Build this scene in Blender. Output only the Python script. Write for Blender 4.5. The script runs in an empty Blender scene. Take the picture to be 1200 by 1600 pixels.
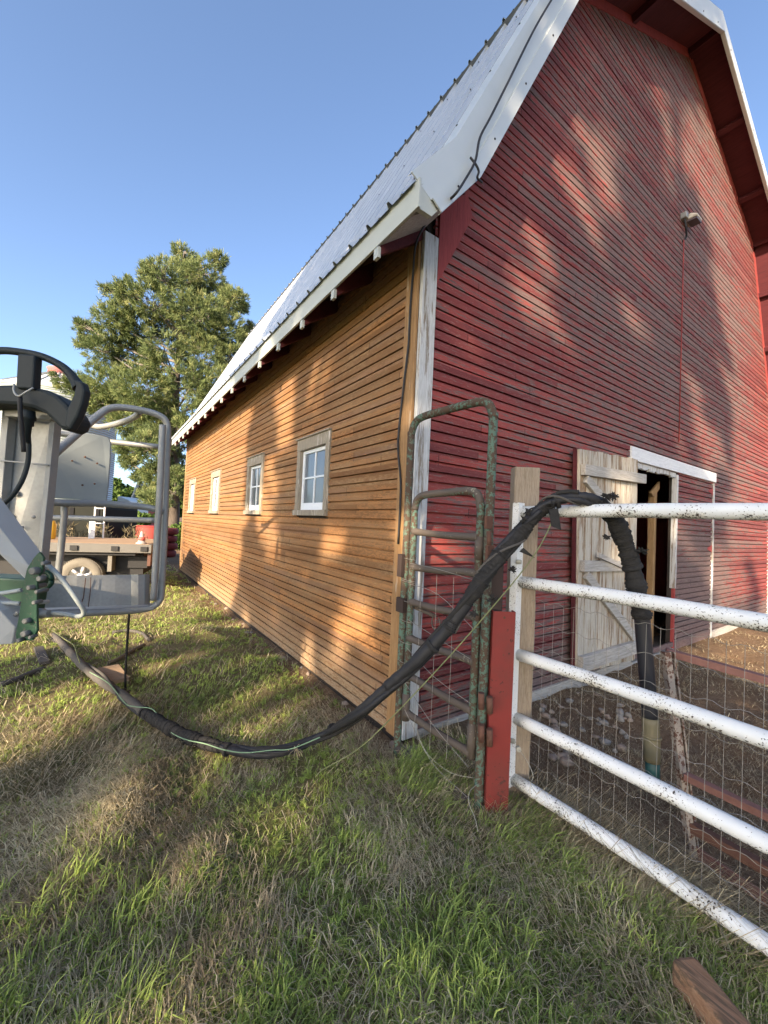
import bpy, math, random
import numpy as np
from mathutils import Vector, Matrix

# ------------------------------------------------------------------ camera
scene = bpy.context.scene
COL = scene.collection
FPX = 623.574
CAM = np.array([-1.668, -2.206, 1.4])
RW = np.array([[0.817, -0.056, -0.573], [-0.574, 0.002, -0.819], [0.047, 0.998, -0.031]])
# orthonormalise
_u, _s, _v = np.linalg.svd(RW); RW = _u @ _v
cam_d = bpy.data.cameras.new("camera"); cam = bpy.data.objects.new("camera", cam_d); COL.objects.link(cam)
cam_d.sensor_fit = 'VERTICAL'; cam_d.sensor_height = 24.0; cam_d.sensor_width = 18.0
cam_d.lens = FPX / 1600 * 24.0
cam_d.clip_start = 0.05; cam_d.clip_end = 2000
M = Matrix.Identity(4)
for i in range(3):
    for j in range(3): M[i][j] = RW[i][j]
    M[i][3] = CAM[i]
cam.matrix_world = M
scene.camera = cam

# ------------------------------------------------------------------ sky, sun, exposure
SUN_E = math.radians(20.0)
SH = np.array([-0.848, -0.530]); SH = SH / np.linalg.norm(SH)
S3 = np.array([SH[0] * math.cos(SUN_E), SH[1] * math.cos(SUN_E), math.sin(SUN_E)])
w = bpy.data.worlds.new("World"); scene.world = w; w.use_nodes = True
nt = w.node_tree; bg = nt.nodes['Background']
sky = nt.nodes.new('ShaderNodeTexSky'); sky.sky_type = 'NISHITA'; sky.sun_disc = False
sky.sun_elevation = SUN_E
sky.sun_rotation = math.atan2(S3[0], S3[1])
sky.air_density = 0.70; sky.dust_density = 1.7; sky.ozone_density = 1.6
nt.links.new(sky.outputs[0], bg.inputs[0]); bg.inputs[1].default_value = 0.142
sd = bpy.data.lights.new("sun", 'SUN'); sd.energy = 5.0; sd.angle = math.radians(0.53); sd.color = (1.0, 0.80, 0.57)
so = bpy.data.objects.new("sun", sd); COL.objects.link(so)
so.rotation_euler = Vector(S3).to_track_quat('Z', 'Y').to_euler()
so.location = (-30, -20, 20)
scene.view_settings.view_transform = 'Standard'; scene.view_settings.look = 'None'
scene.view_settings.exposure = 1.64; scene.view_settings.gamma = 1.0
scene.view_settings.use_curve_mapping = False
scene.cycles.max_bounces = 8
scene.cycles.transparent_max_bounces = 8

# ------------------------------------------------------------------ measuring helpers (photo pixel + depth -> world point)
def ray(x, y): return RW @ np.array([x - 600.0, 800.0 - y, -FPX])
def at(x, y, D):
    r = ray(x, y); return CAM + r * (D / FPX)
def onx(x, y, X0):
    r = ray(x, y); return CAM + r * ((X0 - CAM[0]) / r[0])
def ony(x, y, Y0):
    r = ray(x, y); return CAM + r * ((Y0 - CAM[1]) / r[1])
def gnd(x, y, z=0.0):
    r = ray(x, y); return CAM + r * ((z - CAM[2]) / r[2])
def proj(P):
    c = RW.T @ (np.array(P, float) - CAM)
    return 600 + FPX * c[0] / -c[2], 800 - FPX * c[1] / -c[2], -c[2]

rng = np.random.default_rng(7)
random.seed(7)

# ------------------------------------------------------------------ mesh helpers
def tag(o, label=None, cat=None, group=None, kind=None):
    if label: o['label'] = label
    if cat: o['category'] = cat
    if group: o['group'] = group
    if kind: o['kind'] = kind
    return o

def empty(name, loc, label, cat, group=None):
    o = bpy.data.objects.new(name, None); COL.objects.link(o); o.location = tuple(float(v) for v in loc)
    o.empty_display_size = 0.2
    return tag(o, label, cat, group)

def link(o, parent):
    COL.objects.link(o)
    if parent is not None:
        o.parent = parent
        r = parent
        if r.type == 'EMPTY':
            o.matrix_parent_inverse = Matrix.Translation(-r.location)
    return o

def cr(path, n=8):
    P = [np.array(p, float) for p in path]
    if len(P) < 3 or n <= 1: return P
    out = []
    for i in range(len(P) - 1):
        p0 = P[i - 1] if i > 0 else 2 * P[0] - P[1]
        p1, p2 = P[i], P[i + 1]
        p3 = P[i + 2] if i + 2 < len(P) else 2 * P[-1] - P[-2]
        for k in range(n):
            t = k / n
            out.append(0.5 * ((2 * p1) + (-p0 + p2) * t + (2 * p0 - 5 * p1 + 4 * p2 - p3) * t * t + (-p0 + 3 * p1 - 3 * p2 + p3) * t ** 3))
    out.append(P[-1])
    return out

class MB:
    def __init__(s): s.v = []; s.f = []
    def add(s, vs, fs):
        b = len(s.v)
        s.v += [tuple(float(c) for c in p) for p in vs]
        s.f += [tuple(b + i for i in f) for f in fs]
        return s
    def box(s, a, b):
        x0, y0, z0 = a; x1, y1, z1 = b
        return s.add([(x0,y0,z0),(x1,y0,z0),(x1,y1,z0),(x0,y1,z0),(x0,y0,z1),(x1,y0,z1),(x1,y1,z1),(x0,y1,z1)],
                     [(0,3,2,1),(4,5,6,7),(0,1,5,4),(1,2,6,5),(2,3,7,6),(3,0,4,7)])
    def bar(s, p0, p1, wd, th, up=(0,0,1)):
        """rectangular bar from p0 to p1, width wd across, thickness th along up"""
        p0 = np.array(p0, float); p1 = np.array(p1, float); d = p1 - p0; d /= np.linalg.norm(d)
        up = np.array(up, float); a = np.cross(d, up); a /= np.linalg.norm(a); u = np.cross(a, d)
        a = a * wd / 2; u = u * th / 2
        vs = [p0-a-u, p0+a-u, p0+a+u, p0-a+u, p1-a-u, p1+a-u, p1+a+u, p1-a+u]
        return s.add(vs, [(0,3,2,1),(4,5,6,7),(0,1,5,4),(1,2,6,5),(2,3,7,6),(3,0,4,7)])
    def prism(s, pts, ext):
        pts = [np.array(p, float) for p in pts]; e = np.array(ext, float); n = len(pts)
        nrm = np.zeros(3)
        for i in range(n): nrm += np.cross(pts[i], pts[(i+1) % n])
        if nrm @ e > 0: pts = pts[::-1]
        vs = pts + [p + e for p in pts]
        return s.add(vs, [tuple(range(n)), tuple(range(2*n-1, n-1, -1))] + [(i, i+n, (i+1) % n + n, (i+1) % n) for i in range(n)])
    def tube(s, path, r, seg=10, smooth=8, caps=True, squash=None):
        P = cr(path, smooth); n = len(P)
        if callable(r): R = [r(i / (n - 1)) for i in range(n)]
        elif hasattr(r, '__len__'): R = list(np.interp(np.linspace(0, 1, n), np.linspace(0, 1, len(r)), r))
        else: R = [r] * n
        T = []
        for i in range(n):
            d = P[min(i+1, n-1)] - P[max(i-1, 0)]; T.append(d / (np.linalg.norm(d) + 1e-12))
        u = np.cross(T[0], (0.13, 0.21, 0.97)); u /= np.linalg.norm(u)
        vs = []; fs = []
        for i in range(n):
            u = u - T[i] * (u @ T[i]); u /= np.linalg.norm(u); v = np.cross(T[i], u)
            for k in range(seg):
                a = 2 * math.pi * k / seg
                vs.append(P[i] + (u * math.cos(a) + v * math.sin(a)) * R[i])
        for i in range(n-1):
            for k in range(seg):
                k2 = (k+1) % seg
                fs.append((i*seg+k, i*seg+k2, (i+1)*seg+k2, (i+1)*seg+k))
        if caps:
            fs.append(tuple(range(seg-1, -1, -1))); fs.append(tuple((n-1)*seg + k for k in range(seg)))
        return s.add(vs, fs)
    def cyl(s, p0, p1, r0, r1=None, seg=16):
        return s.tube([p0, p1], [r0, r0 if r1 is None else r1], seg, 1)
    def lathe(s, c, axis, prof, seg=20, caps=True):
        """prof: list of (radius, distance along axis)"""
        ax = np.array(axis, float); ax /= np.linalg.norm(ax); c = np.array(c, float)
        u = np.cross(ax, (0.3, 0.2, 0.93) if abs(ax[2]) < .9 else (1, 0, 0)); u /= np.linalg.norm(u); v = np.cross(ax, u)
        vs = []; fs = []
        for (r, h) in prof:
            for k in range(seg):
                a = 2*math.pi*k/seg; vs.append(c + ax*h + (u*math.cos(a) + v*math.sin(a))*r)
        for i in range(len(prof)-1):
            for k in range(seg):
                k2 = (k+1) % seg; fs.append((i*seg+k, i*seg+k2, (i+1)*seg+k2, (i+1)*seg+k))
        if caps and prof[0][0] > 1e-4: fs.append(tuple(range(seg-1, -1, -1)))
        if caps and prof[-1][0] > 1e-4: fs.append(tuple((len(prof)-1)*seg+k for k in range(seg)))
        return s.add(vs, fs)
    def build(s, name, mat, parent=None, smooth=False, bevel=0, label=None):
        me = bpy.data.meshes.new(name); me.from_pydata(s.v, [], s.f); me.update()
        if smooth:
            me.polygons.foreach_set('use_smooth', [len(p.vertices) <= 4 for p in me.polygons])
        me.materials.append(mat)
        o = bpy.data.objects.new(name, me); link(o, parent)
        if bevel:
            m = o.modifiers.new('bevel', 'BEVEL'); m.width = bevel; m.segments = 2; m.limit_method = 'ANGLE'
            m.angle_limit = math.radians(50)
        if label: o['label'] = label
        return o

def np_mesh(name, V, F4=None, F3=None, mat=None, parent=None, attrs=None, smooth=False):
    """fast mesh from numpy arrays"""
    me = bpy.data.meshes.new(name)
    n4 = 0 if F4 is None else len(F4); n3 = 0 if F3 is None else len(F3)
    me.vertices.add(len(V)); me.vertices.foreach_set('co', np.asarray(V, np.float32).ravel())
    loops = np.concatenate([a.ravel() for a in (F4, F3) if a is not None and len(a)]).astype(np.int32)
    me.loops.add(len(loops)); me.loops.foreach_set('vertex_index', loops)
    tot = np.concatenate([np.full(n4, 4, np.int32), np.full(n3, 3, np.int32)])
    st = np.concatenate([[0], np.cumsum(tot)[:-1]]).astype(np.int32)
    me.polygons.add(n4 + n3); me.polygons.foreach_set('loop_start', st); me.polygons.foreach_set('loop_total', tot)
    if smooth: me.polygons.foreach_set('use_smooth', np.ones(n4+n3, bool))
    me.update(calc_edges=True)
    for k, a in (attrs or {}).items():
        at_ = me.attributes.new(k, 'FLOAT', 'POINT'); at_.data.foreach_set('value', np.asarray(a, np.float32))
    if mat: me.materials.append(mat)
    o = bpy.data.objects.new(name, me); link(o, parent)
    return o

# ------------------------------------------------------------------ material helpers
class G:
    def __init__(s, name):
        s.m = bpy.data.materials.new(name); s.m.use_nodes = True; s.t = s.m.node_tree
        s.b = s.t.nodes['Principled BSDF']; s.out = s.t.nodes['Material Output']
        s.tc = s.t.nodes.new('ShaderNodeTexCoord')
    def n(s, typ, **k):
        x = s.t.nodes.new('ShaderNode' + typ)
        for a, v in k.items(): setattr(x, a, v)
        return x
    def set(s, sock, v):
        if isinstance(v, bpy.types.NodeSocket): s.t.links.new(v, sock)
        elif isinstance(v, tuple) and len(v) == 3 and sock.type == 'RGBA': sock.default_value = (*v, 1)
        else: sock.default_value = v
    def obj(s): return s.tc.outputs['Object']
    def sep(s, v=None):
        x = s.n('SeparateXYZ'); s.set(x.inputs[0], v or s.obj()); return x.outputs
    def comb(s, a, b, c):
        x = s.n('CombineXYZ')
        for i, v in enumerate((a, b, c)): s.set(x.inputs[i], v)
        return x.outputs[0]
    def math(s, op, a, b=0.0, c=0.0, clamp=False):
        x = s.n('Math', operation=op, use_clamp=clamp)
        s.set(x.inputs[0], a); s.set(x.inputs[1], b)
        if op in ('MULTIPLY_ADD', 'SMOOTH_MIN'): s.set(x.inputs[2], c)
        return x.outputs[0]
    def scale(s, v, sc):
        x = s.n('Mapping'); s.set(x.inputs['Vector'], v); x.inputs['Scale'].default_value = sc; return x.outputs[0]
    def noise(s, v=None, scale=5.0, detail=4.0, rough=0.55, dist=0.0, sc=None):
        v = v or s.obj()
        if sc: v = s.scale(v, sc)
        x = s.n('TexNoise'); s.set(x.inputs['Vector'], v); x.inputs['Scale'].default_value = scale
        x.inputs['Detail'].default_value = detail; x.inputs['Roughness'].default_value = rough
        x.inputs['Distortion'].default_value = dist
        return x.outputs['Fac']
    def white(s, v):
        x = s.n('TexWhiteNoise', noise_dimensions='3D'); s.set(x.inputs['Vector'], v); return x.outputs['Value']
    def vor(s, v=None, scale=10.0, sc=None, feat='F1'):
        v = v or s.obj()
        if sc: v = s.scale(v, sc)
        x = s.n('TexVoronoi', feature=feat); s.set(x.inputs['Vector'], v); x.inputs['Scale'].default_value = scale
        return x.outputs
    def ramp(s, f, stops):
        x = s.n('ValToRGB'); s.set(x.inputs[0], f); e = x.color_ramp.elements
        while len(e) < len(stops): e.new(0.5)
        for el, (p, c) in zip(e, stops):
            el.position = p; el.color = (*c, 1) if isinstance(c, tuple) else (c, c, c, 1)
        return x.outputs[0]
    def step(s, f, lo, hi):
        x = s.n('MapRange'); x.clamp = True; s.set(x.inputs[0], f); s.set(x.inputs[1], lo); s.set(x.inputs[2], hi)
        return x.outputs[0]
    def mix(s, f, a, b, mode='MIX'):
        x = s.n('Mix', data_type='RGBA', blend_type=mode); s.set(x.inputs[0], f); s.set(x.inputs[6], a); s.set(x.inputs[7], b)
        return x.outputs[2]
    def bump(s, h, strength=0.4, dist=0.01):
        x = s.n('Bump'); s.set(x.inputs['Height'], h); x.inputs['Strength'].default_value = strength
        x.inputs['Distance'].default_value = dist; s.t.links.new(x.outputs[0], s.b.inputs['Normal']); return x
    def fin(s, col, rough=0.7, metal=0.0, spec=0.4):
        s.set(s.b.inputs['Base Color'], col); s.set(s.b.inputs['Roughness'], rough); s.set(s.b.inputs['Metallic'], metal)
        s.b.inputs['Specular IOR Level'].default_value = spec
        return s.m
def attr(g, name):
    x = g.n('Attribute'); x.attribute_name = name; return x.outputs['Fac']

SPG, SPS = 0.0712, 0.0713       # board pitch of the two walls

def siding_mat(name, axis, pitch, kind):
    g = G(name); P = g.sep(); al = P[axis]; z = P[2]
    row = g.math('FLOOR', g.math('DIVIDE', g.math('ADD', z, 0.02), pitch))
    off = g.math('MULTIPLY', g.white(g.comb(row, 3.0, 1.0)), 4.0)
    segf = g.math('DIVIDE', g.math('ADD', al, off), 2.3)
    seg = g.math('FLOOR', segf)
    rnd = g.white(g.comb(row, seg, 5.0))
    fr = g.math('FRACT', segf)
    joint = g.math('LESS_THAN', fr, 0.0026)
    ac = (1.0, 1.0, 14.0) if axis == 0 else (1.0, 1.0, 14.0)
    v = g.comb(al, g.math('MULTIPLY', row, 1.73), g.math('MULTIPLY', z, 16.0))
    fine = g.noise(v, 5.0, 8.0, 0.68)
    grain = g.noise(g.comb(g.math('MULTIPLY', al, 2.2), row, g.math('MULTIPLY', z, 90.0)), 3.0, 6.0, 0.7)
    big = g.noise(g.comb(al, 0.0, g.math('MULTIPLY', z, 1.3)), 0.55, 3.0, 0.5)
    if kind == 'red':
        redc = g.mix(rnd, (0.110, 0.021, 0.022), (0.33, 0.058, 0.048))
        redc = g.mix(g.step(fine, 0.3, 0.7), redc, g.mix(0.35, redc, (0.27, 0.10, 0.095)))
        greyc = g.mix(g.step(grain, .3, .7), (0.045, 0.030, 0.030), (0.215, 0.172, 0.156))
        low = g.step(z, 0.55, -0.05)
        midb = g.math('MULTIPLY', g.step(al, 0.4, 2.6), g.step(al, 8.5, 6.5))
        thr = g.math('SUBTRACT', 0.745, g.math('MULTIPLY', big, 0.22)); thr = g.math('SUBTRACT', thr, g.math('MULTIPLY', midb, 0.105))
        thr = g.math('SUBTRACT', thr, g.math('MULTIPLY', rnd, 0.13)); worn = g.math('MULTIPLY', g.math('MULTIPLY', g.step(al, 4.2, 4.6), g.step(al, 6.3, 5.7)), g.step(z, 1.8, .9)); thr = g.math('SUBTRACT', thr, g.math('MULTIPLY', worn, 0.14))
        thr = g.math('SUBTRACT', thr, g.math('MULTIPLY', low, 0.22))
        mask = g.step(g.math('SUBTRACT', g.math('ADD', fine, g.math('MULTIPLY', g.math('SUBTRACT', grain, 0.5), 0.35)), thr), 0.0, 0.022)
        bare = g.math('GREATER_THAN', rnd, 0.945)
        mask = g.math('MAXIMUM', g.math('MULTIPLY', mask, 0.9), g.math('MULTIPLY', bare, 0.7))
        c = g.mix(mask, redc, greyc)
        fleck = g.step(g.noise(g.comb(g.math('MULTIPLY', al, 2.2), row, g.math('MULTIPLY', z, 22.0)), 7.0, 6.0, 0.78), g.math('SUBTRACT', 0.585, g.math('MULTIPLY', midb, 0.02)), 0.61)
        c = g.mix(g.math('MULTIPLY', fleck, 0.7), c, g.mix(grain, (0.12, 0.085, 0.08), (0.46, 0.36, 0.32)))
        hgt = g.math('SUBTRACT', g.math('MULTIPLY', grain, 0.5), g.math('MULTIPLY', mask, 0.5))
        bs = 0.55
    else:
        a = g.mix(rnd, (0.15, 0.072, 0.030), (0.37, 0.180, 0.070))
        dark = g.mix(g.step(grain, .3, .7), (0.085, 0.038, 0.016), (0.24, 0.125, 0.052))
        blot = g.noise(g.comb(al, g.math('MULTIPLY', row, 1.31), g.math('MULTIPLY', z, 3.0)), 26.0, 5.0, 0.7)
        fine0 = fine
        fine = g.math('ADD', fine, g.math('MULTIPLY', g.math('SUBTRACT', blot, 0.5), 1.7))
        pur = g.math('GREATER_THAN', g.white(g.comb(row, seg, 9.0)), 0.80)
        a = g.mix(g.math('MULTIPLY', pur, 0.6), a, (0.21, 0.125, 0.085))
        m1 = g.step(g.math('ADD', fine, g.math('MULTIPLY', g.math('SUBTRACT', grain, 0.5), 0.9)), 0.44, 0.56)
        c = g.mix(g.math('MULTIPLY', m1, 0.9), a, dark)
        li = g.step(g.noise(g.comb(g.math('MULTIPLY', al, 1.6), g.math('MULTIPLY', row, 0.9), g.math('MULTIPLY', z, 40.0)), 4.0, 6.0, 0.7), 0.56, 0.66)
        li = g.math('MULTIPLY', li, g.step(blot, 0.5, 0.62))
        c = g.mix(g.math('MULTIPLY', li, 0.9), c, (0.50, 0.33, 0.15))
        kn = g.vor(g.comb(al, g.math('MULTIPLY', row, 0.37), g.math('MULTIPLY', z, 1.6)), 3.3)
        kx = g.step(kn['Distance'], 0.085, 0.035)
        c = g.mix(g.math('MULTIPLY', kx, 0.7), c, (0.12, 0.04, 0.015))
        low = g.step(z, 0.42, 0.02)
        c = g.mix(g.math('MULTIPLY', low, g.step(fine, 0.25, 0.6)), c, g.mix(grain, (0.22, 0.15, 0.09), (0.42, 0.33, 0.22)))
        c = g.mix(g.step(big, 0.50, 0.72), c, g.mix(0.45, c, (0.17, 0.08, 0.03)))
        c = g.mix(g.math('MULTIPLY', g.step(g.noise(g.comb(al, row, z), 1.1, 4.0, 0.6), .40, .68), .50), c, g.mix(g.step(blot, .38, .62), (0.11, 0.065, 0.036), (0.40, 0.275, 0.15)))
        hgt = g.math('MULTIPLY', grain, 0.6); bs = 0.6
    c = g.mix(g.math('MULTIPLY', joint, 0.9), c, (0.012, 0.008, 0.006))
    g.bump(hgt, bs, 0.006)
    return g.fin(c, 0.82, 0, 0.22)

def wood_mat(name, c0, c1, axis=2, sc=1.0, rough=0.85, c2=None, thr=0.6):
    g = G(name); s = [14.0, 14.0, 14.0]; s[axis] = 1.0
    gr = g.noise(g.scale(g.obj(), tuple(v * sc for v in s)), 6.0, 7.0, 0.65)
    fi = g.noise(g.scale(g.obj(), tuple(v * sc * 2.5 for v in s)), 7.0, 4.0, 0.6)
    c = g.mix(g.step(gr, 0.3, 0.7), c0, c1)
    c = g.mix(g.math('MULTIPLY', g.step(fi, 0.55, 0.7), 0.5), c, tuple(v * 0.4 for v in c0))
    if c2:
        c = g.mix(g.step(g.noise(g.scale(g.obj(), tuple(v * sc * .35 for v in s)), 6.0, 8.0, 0.7), thr, thr + 0.06), c, c2)
    g.bump(g.math('ADD', gr, fi), 0.5, 0.004)
    return g.fin(c, rough, 0, 0.25)

def paint_mat(name, base, chip, thr=0.62, scale=40.0, rough=0.5, metal=0.0, dirt=None, spec=0.4):
    g = G(name)
    n1 = g.noise(None, scale, 5.0, 0.7); n2 = g.noise(None, scale * 0.12, 3.0, 0.5)
    m = g.step(g.math('ADD', n1, g.math('MULTIPLY', g.math('SUBTRACT', n2, 0.5), 0.35)), thr, thr + 0.03)
    b2 = g.mix(g.noise(None, 7.0, 5.0, 0.6), base, tuple(v * 0.78 for v in base))
    if dirt: b2 = g.mix(g.step(g.noise(None, 3.5, 6.0, 0.65), 0.5, 0.75), b2, dirt)
    c = g.mix(m, b2, chip)
    g.bump(g.math('SUBTRACT', 1.0, m), 0.3, 0.002)
    return g.fin(c, g.math('ADD', rough, g.math('MULTIPLY', m, 0.3)), metal, spec)

def flat_mat(name, c, rough=0.6, metal=0.0, var=0.25, scale=9.0, spec=0.4, bump=0.15):
    g = G(name); n = g.noise(None, scale, 6.0, 0.65)
    col = g.mix(n, tuple(v * (1 - var) for v in c), tuple(min(1, v * (1 + var)) for v in c))
    g.bump(g.noise(None, scale * 8, 4.0, 0.6), bump, 0.003)
    return g.fin(col, rough, metal, spec)

m_red = siding_mat('red_siding', 0, SPG, 'red')
m_org = siding_mat('orange_siding', 1, SPS, 'org')
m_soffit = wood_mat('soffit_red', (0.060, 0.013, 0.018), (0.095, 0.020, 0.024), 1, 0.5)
m_redtrim = wood_mat('red_trim', (0.24, 0.045, 0.045), (0.31, 0.06, 0.055), 2, 0.5)
m_white_trim = wood_mat('weathered_white_board', (0.56, 0.575, 0.575), (0.36, 0.36, 0.35), 2, 1.0, c2=(0.21, 0.175, 0.135), thr=0.53)
m_white_head = wood_mat('white_head_board', (0.68, 0.70, 0.71), (0.55, 0.57, 0.58), 0, 0.8, c2=(0.22, 0.18, 0.15), thr=0.66)
m_corner_brown = wood_mat('brown_corner_board', (0.21, 0.115, 0.05), (0.34, 0.21, 0.10), 2, 0.9, c2=(0.46, 0.40, 0.32), thr=0.60)
m_grey_wood = wood_mat('grey_wood', (0.26, 0.245, 0.22), (0.44, 0.42, 0.38), 0, 0.8)
m_casing = wood_mat('casing_wood', (0.17, 0.145, 0.11), (0.34, 0.30, 0.235), 2, 1.6, c2=(0.58, 0.55, 0.49), thr=0.58)
m_door = wood_mat('old_white_planks', (0.50, 0.475, 0.41), (0.33, 0.285, 0.215), 2, 0.9, c2=(0.22, 0.15, 0.09), thr=0.52)
m_post = wood_mat('new_post_wood', (0.20, 0.155, 0.11), (0.32, 0.265, 0.20), 2, 2.2, c2=(0.17, 0.13, 0.09), thr=0.60)
m_inpost = wood_mat('inner_post_wood', (0.20, 0.125, 0.06), (0.30, 0.195, 0.10), 2, 0.8)
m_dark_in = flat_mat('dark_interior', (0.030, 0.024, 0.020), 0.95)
m_rust = flat_mat('rusty_steel', (0.105, 0.052, 0.036), 0.85, 0.0, 0.45, 30.0, 0.25, 0.4)
m_black = flat_mat('black_rubber', (0.018, 0.018, 0.020), 0.62, 0, 0.4, 30.0, 0.35, 0.5)
m_tape = flat_mat('frayed_black_wrap', (0.030, 0.029, 0.028), 0.92, 0, 0.5, 60.0, 0.2, 1.0)
m_hose_dusty = flat_mat('dusty_hose', (0.085, 0.078, 0.070), 0.85, 0, 0.45, 40.0, 0.2, 0.7)
m_galv = flat_mat('galvanised_steel', (0.27, 0.275, 0.265), 0.55, 0.35, 0.22, 16.0, 0.5, 0.15)
m_galv_sheet = None
m_dull = flat_mat('dull_dirty_steel', (0.13, 0.135, 0.13), 0.7, 0.2, 0.45, 40.0, 0.3, 0.4)
def galv_sheet():
    g = G('galvanised_sheet')
    v = g.vor(None, 55.0)
    n = g.noise(None, 3.0, 5.0, 0.6)
    c = g.mix(v['Distance'], (0.34, 0.345, 0.33), (0.41, 0.415, 0.40))
    c = g.mix(g.step(n, 0.4, 0.75), c, (0.27, 0.275, 0.26))
    st = g.step(g.noise(g.scale(g.obj(), (30, 30, 2)), 4.0, 4.0, 0.6), 0.66, 0.75)
    c = g.mix(g.math('MULTIPLY', st, 0.35), c, (0.2, 0.2, 0.2))
    g.bump(n, 0.1, 0.01)
    return g.fin(c, 0.55, 0.35)
m_galv_sheet = galv_sheet()
m_grey_paint = paint_mat('grey_paint', (0.42, 0.43, 0.42), (0.12, 0.11, 0.10), 0.80, 60.0, 0.55)
m_plate = paint_mat('grey_panel_paint', (0.30, 0.335, 0.335), (0.12, 0.12, 0.11), 0.78, 50.0, 0.5)
m_console = flat_mat('console_plastic', (0.016, 0.022, 0.025), 0.55, 0, 0.15, 14.0, 0.2, 0.08)
m_greenmach = paint_mat('machine_green_paint', (0.010, 0.055, 0.030), (0.07, 0.075, 0.06), 0.60, 50.0, 0.5)
m_white_gate = None
def white_gate():
    g = G('speckled_white_paint')
    o = g.obj()
    n1 = g.noise(None, 125.0, 3.0, 0.6); n2 = g.noise(None, 260.0, 2.0, 0.5); big = g.noise(None, 6.0, 4.0, 0.6)
    geo = g.n('NewGeometry'); nz = g.sep(geo.outputs['Normal'])[2]
    und = g.step(nz, 0.1, -0.95)                      # chips gather on the wet underside
    t = g.math('ADD', n1, g.math('MULTIPLY', g.math('SUBTRACT', big, 0.5), 0.45))
    t = g.math('ADD', t, g.math('MULTIPLY', und, 0.10))
    m = g.step(t, 0.632, 0.65)
    w_ = g.mix(g.noise(None, 9.0, 4.0, 0.6), (0.74, 0.75, 0.74), (0.62, 0.64, 0.63))
    w_ = g.mix(g.math('MULTIPLY', g.step(g.math('ADD', big, g.math('MULTIPLY', und, 0.25)), 0.55, 0.8), 0.55), w_, (0.42, 0.38, 0.27))
    c = g.mix(m, w_, (0.055, 0.042, 0.03))
    g.bump(g.math('SUBTRACT', 1.0, m), 0.3, 0.002)
    return g.fin(c, 0.45, 0, 0.4)
m_white_gate = white_gate()
m_green_gate = paint_mat('flaking_green_paint', (0.080, 0.145, 0.108), (0.070, 0.046, 0.032), 0.46, 45.0, 0.7, dirt=(0.11, 0.085, 0.055))
m_brown_pipe = paint_mat('grimy_brown_pipe', (0.085, 0.068, 0.055), (0.20, 0.185, 0.14), 0.64, 45.0, 0.7)
m_red_post = paint_mat('red_post_paint', (0.19, 0.024, 0.019), (0.06, 0.025, 0.02), 0.66, 30.0, 0.6, dirt=(0.12, 0.026, 0.02))
m_dark_post = flat_mat('dark_brown_steel', (0.035, 0.022, 0.018), 0.75)
m_wire = flat_mat('galvanised_wire', (0.24, 0.225, 0.20), 0.6, 0.3)
m_string = flat_mat('pale_twine', (0.34, 0.33, 0.27), 0.9)
m_yellowcord = flat_mat('yellow_green_cord', (0.15, 0.165, 0.07), 0.8, 0, .5, 12)
m_greenwire = flat_mat('green_striped_wire', (0.16, 0.25, 0.15), 0.8)

def roof_mat():
    g = G('white_roof_steel')
    n = g.noise(g.scale(g.obj(), (1.0, 5.0, 1.0)), 1.2, 5.0, 0.6)
    c = g.mix(n, (0.50, 0.52, 0.52), (0.62, 0.64, 0.64))
    c = g.mix(g.step(g.noise(None, 2.2, 7.0, 0.7), 0.55, 0.8), c, (0.46, 0.48, 0.48))
    g.bump(g.noise(g.scale(g.obj(), (0.5, 5.0, 0.5)), 1.8, 3.0, 0.5), 0.7, 0.08)
    return g.fin(c, 0.24, 0.6, 0.5)
m_roof = roof_mat()
def trim_mat():
    g = G('pale_trim_steel')
    c = g.mix(g.noise(None, 2.5, 5.0, 0.6), (0.48, 0.51, 0.50), (0.58, 0.605, 0.595))
    g.bump(g.noise(None, 2.0, 3.0, 0.5), 0.4, 0.03)
    return g.fin(c, 0.38, 0.3, 0.5)
m_trim = trim_mat()
m_fascia = flat_mat('pale_grey_fascia', (0.40, 0.425, 0.40), 0.6, 0, 0.1, 4.0)
m_glass = G('window_pane'); m_glass = m_glass.fin((0.10, 0.12, 0.14), 0.06, 0.0, 1.0)
m_sash = flat_mat('white_sash_paint', (0.66, 0.70, 0.73), 0.5, 0, 0.1)

# ------------------------------------------------------------------ ground
def vnoise(x, y, sc, seed=0):
    x = np.asarray(x, float) * sc; y = np.asarray(y, float) * sc
    xi = np.floor(x).astype(np.int64); yi = np.floor(y).astype(np.int64); fx = x - xi; fy = y - yi
    def h(a, b):
        n = (a * 374761393 + b * 668265263 + seed * 1442695041) & 0xFFFFFFFF
        n = ((n ^ (n >> 13)) * 1274126177) & 0xFFFFFFFF
        return ((n ^ (n >> 16)) & 0xFFFF) / 65535.0
    fx = fx * fx * (3 - 2 * fx); fy = fy * fy * (3 - 2 * fy)
    return (h(xi, yi) * (1 - fx) + h(xi + 1, yi) * fx) * (1 - fy) + (h(xi, yi + 1) * (1 - fx) + h(xi + 1, yi + 1) * fx) * fy

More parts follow.
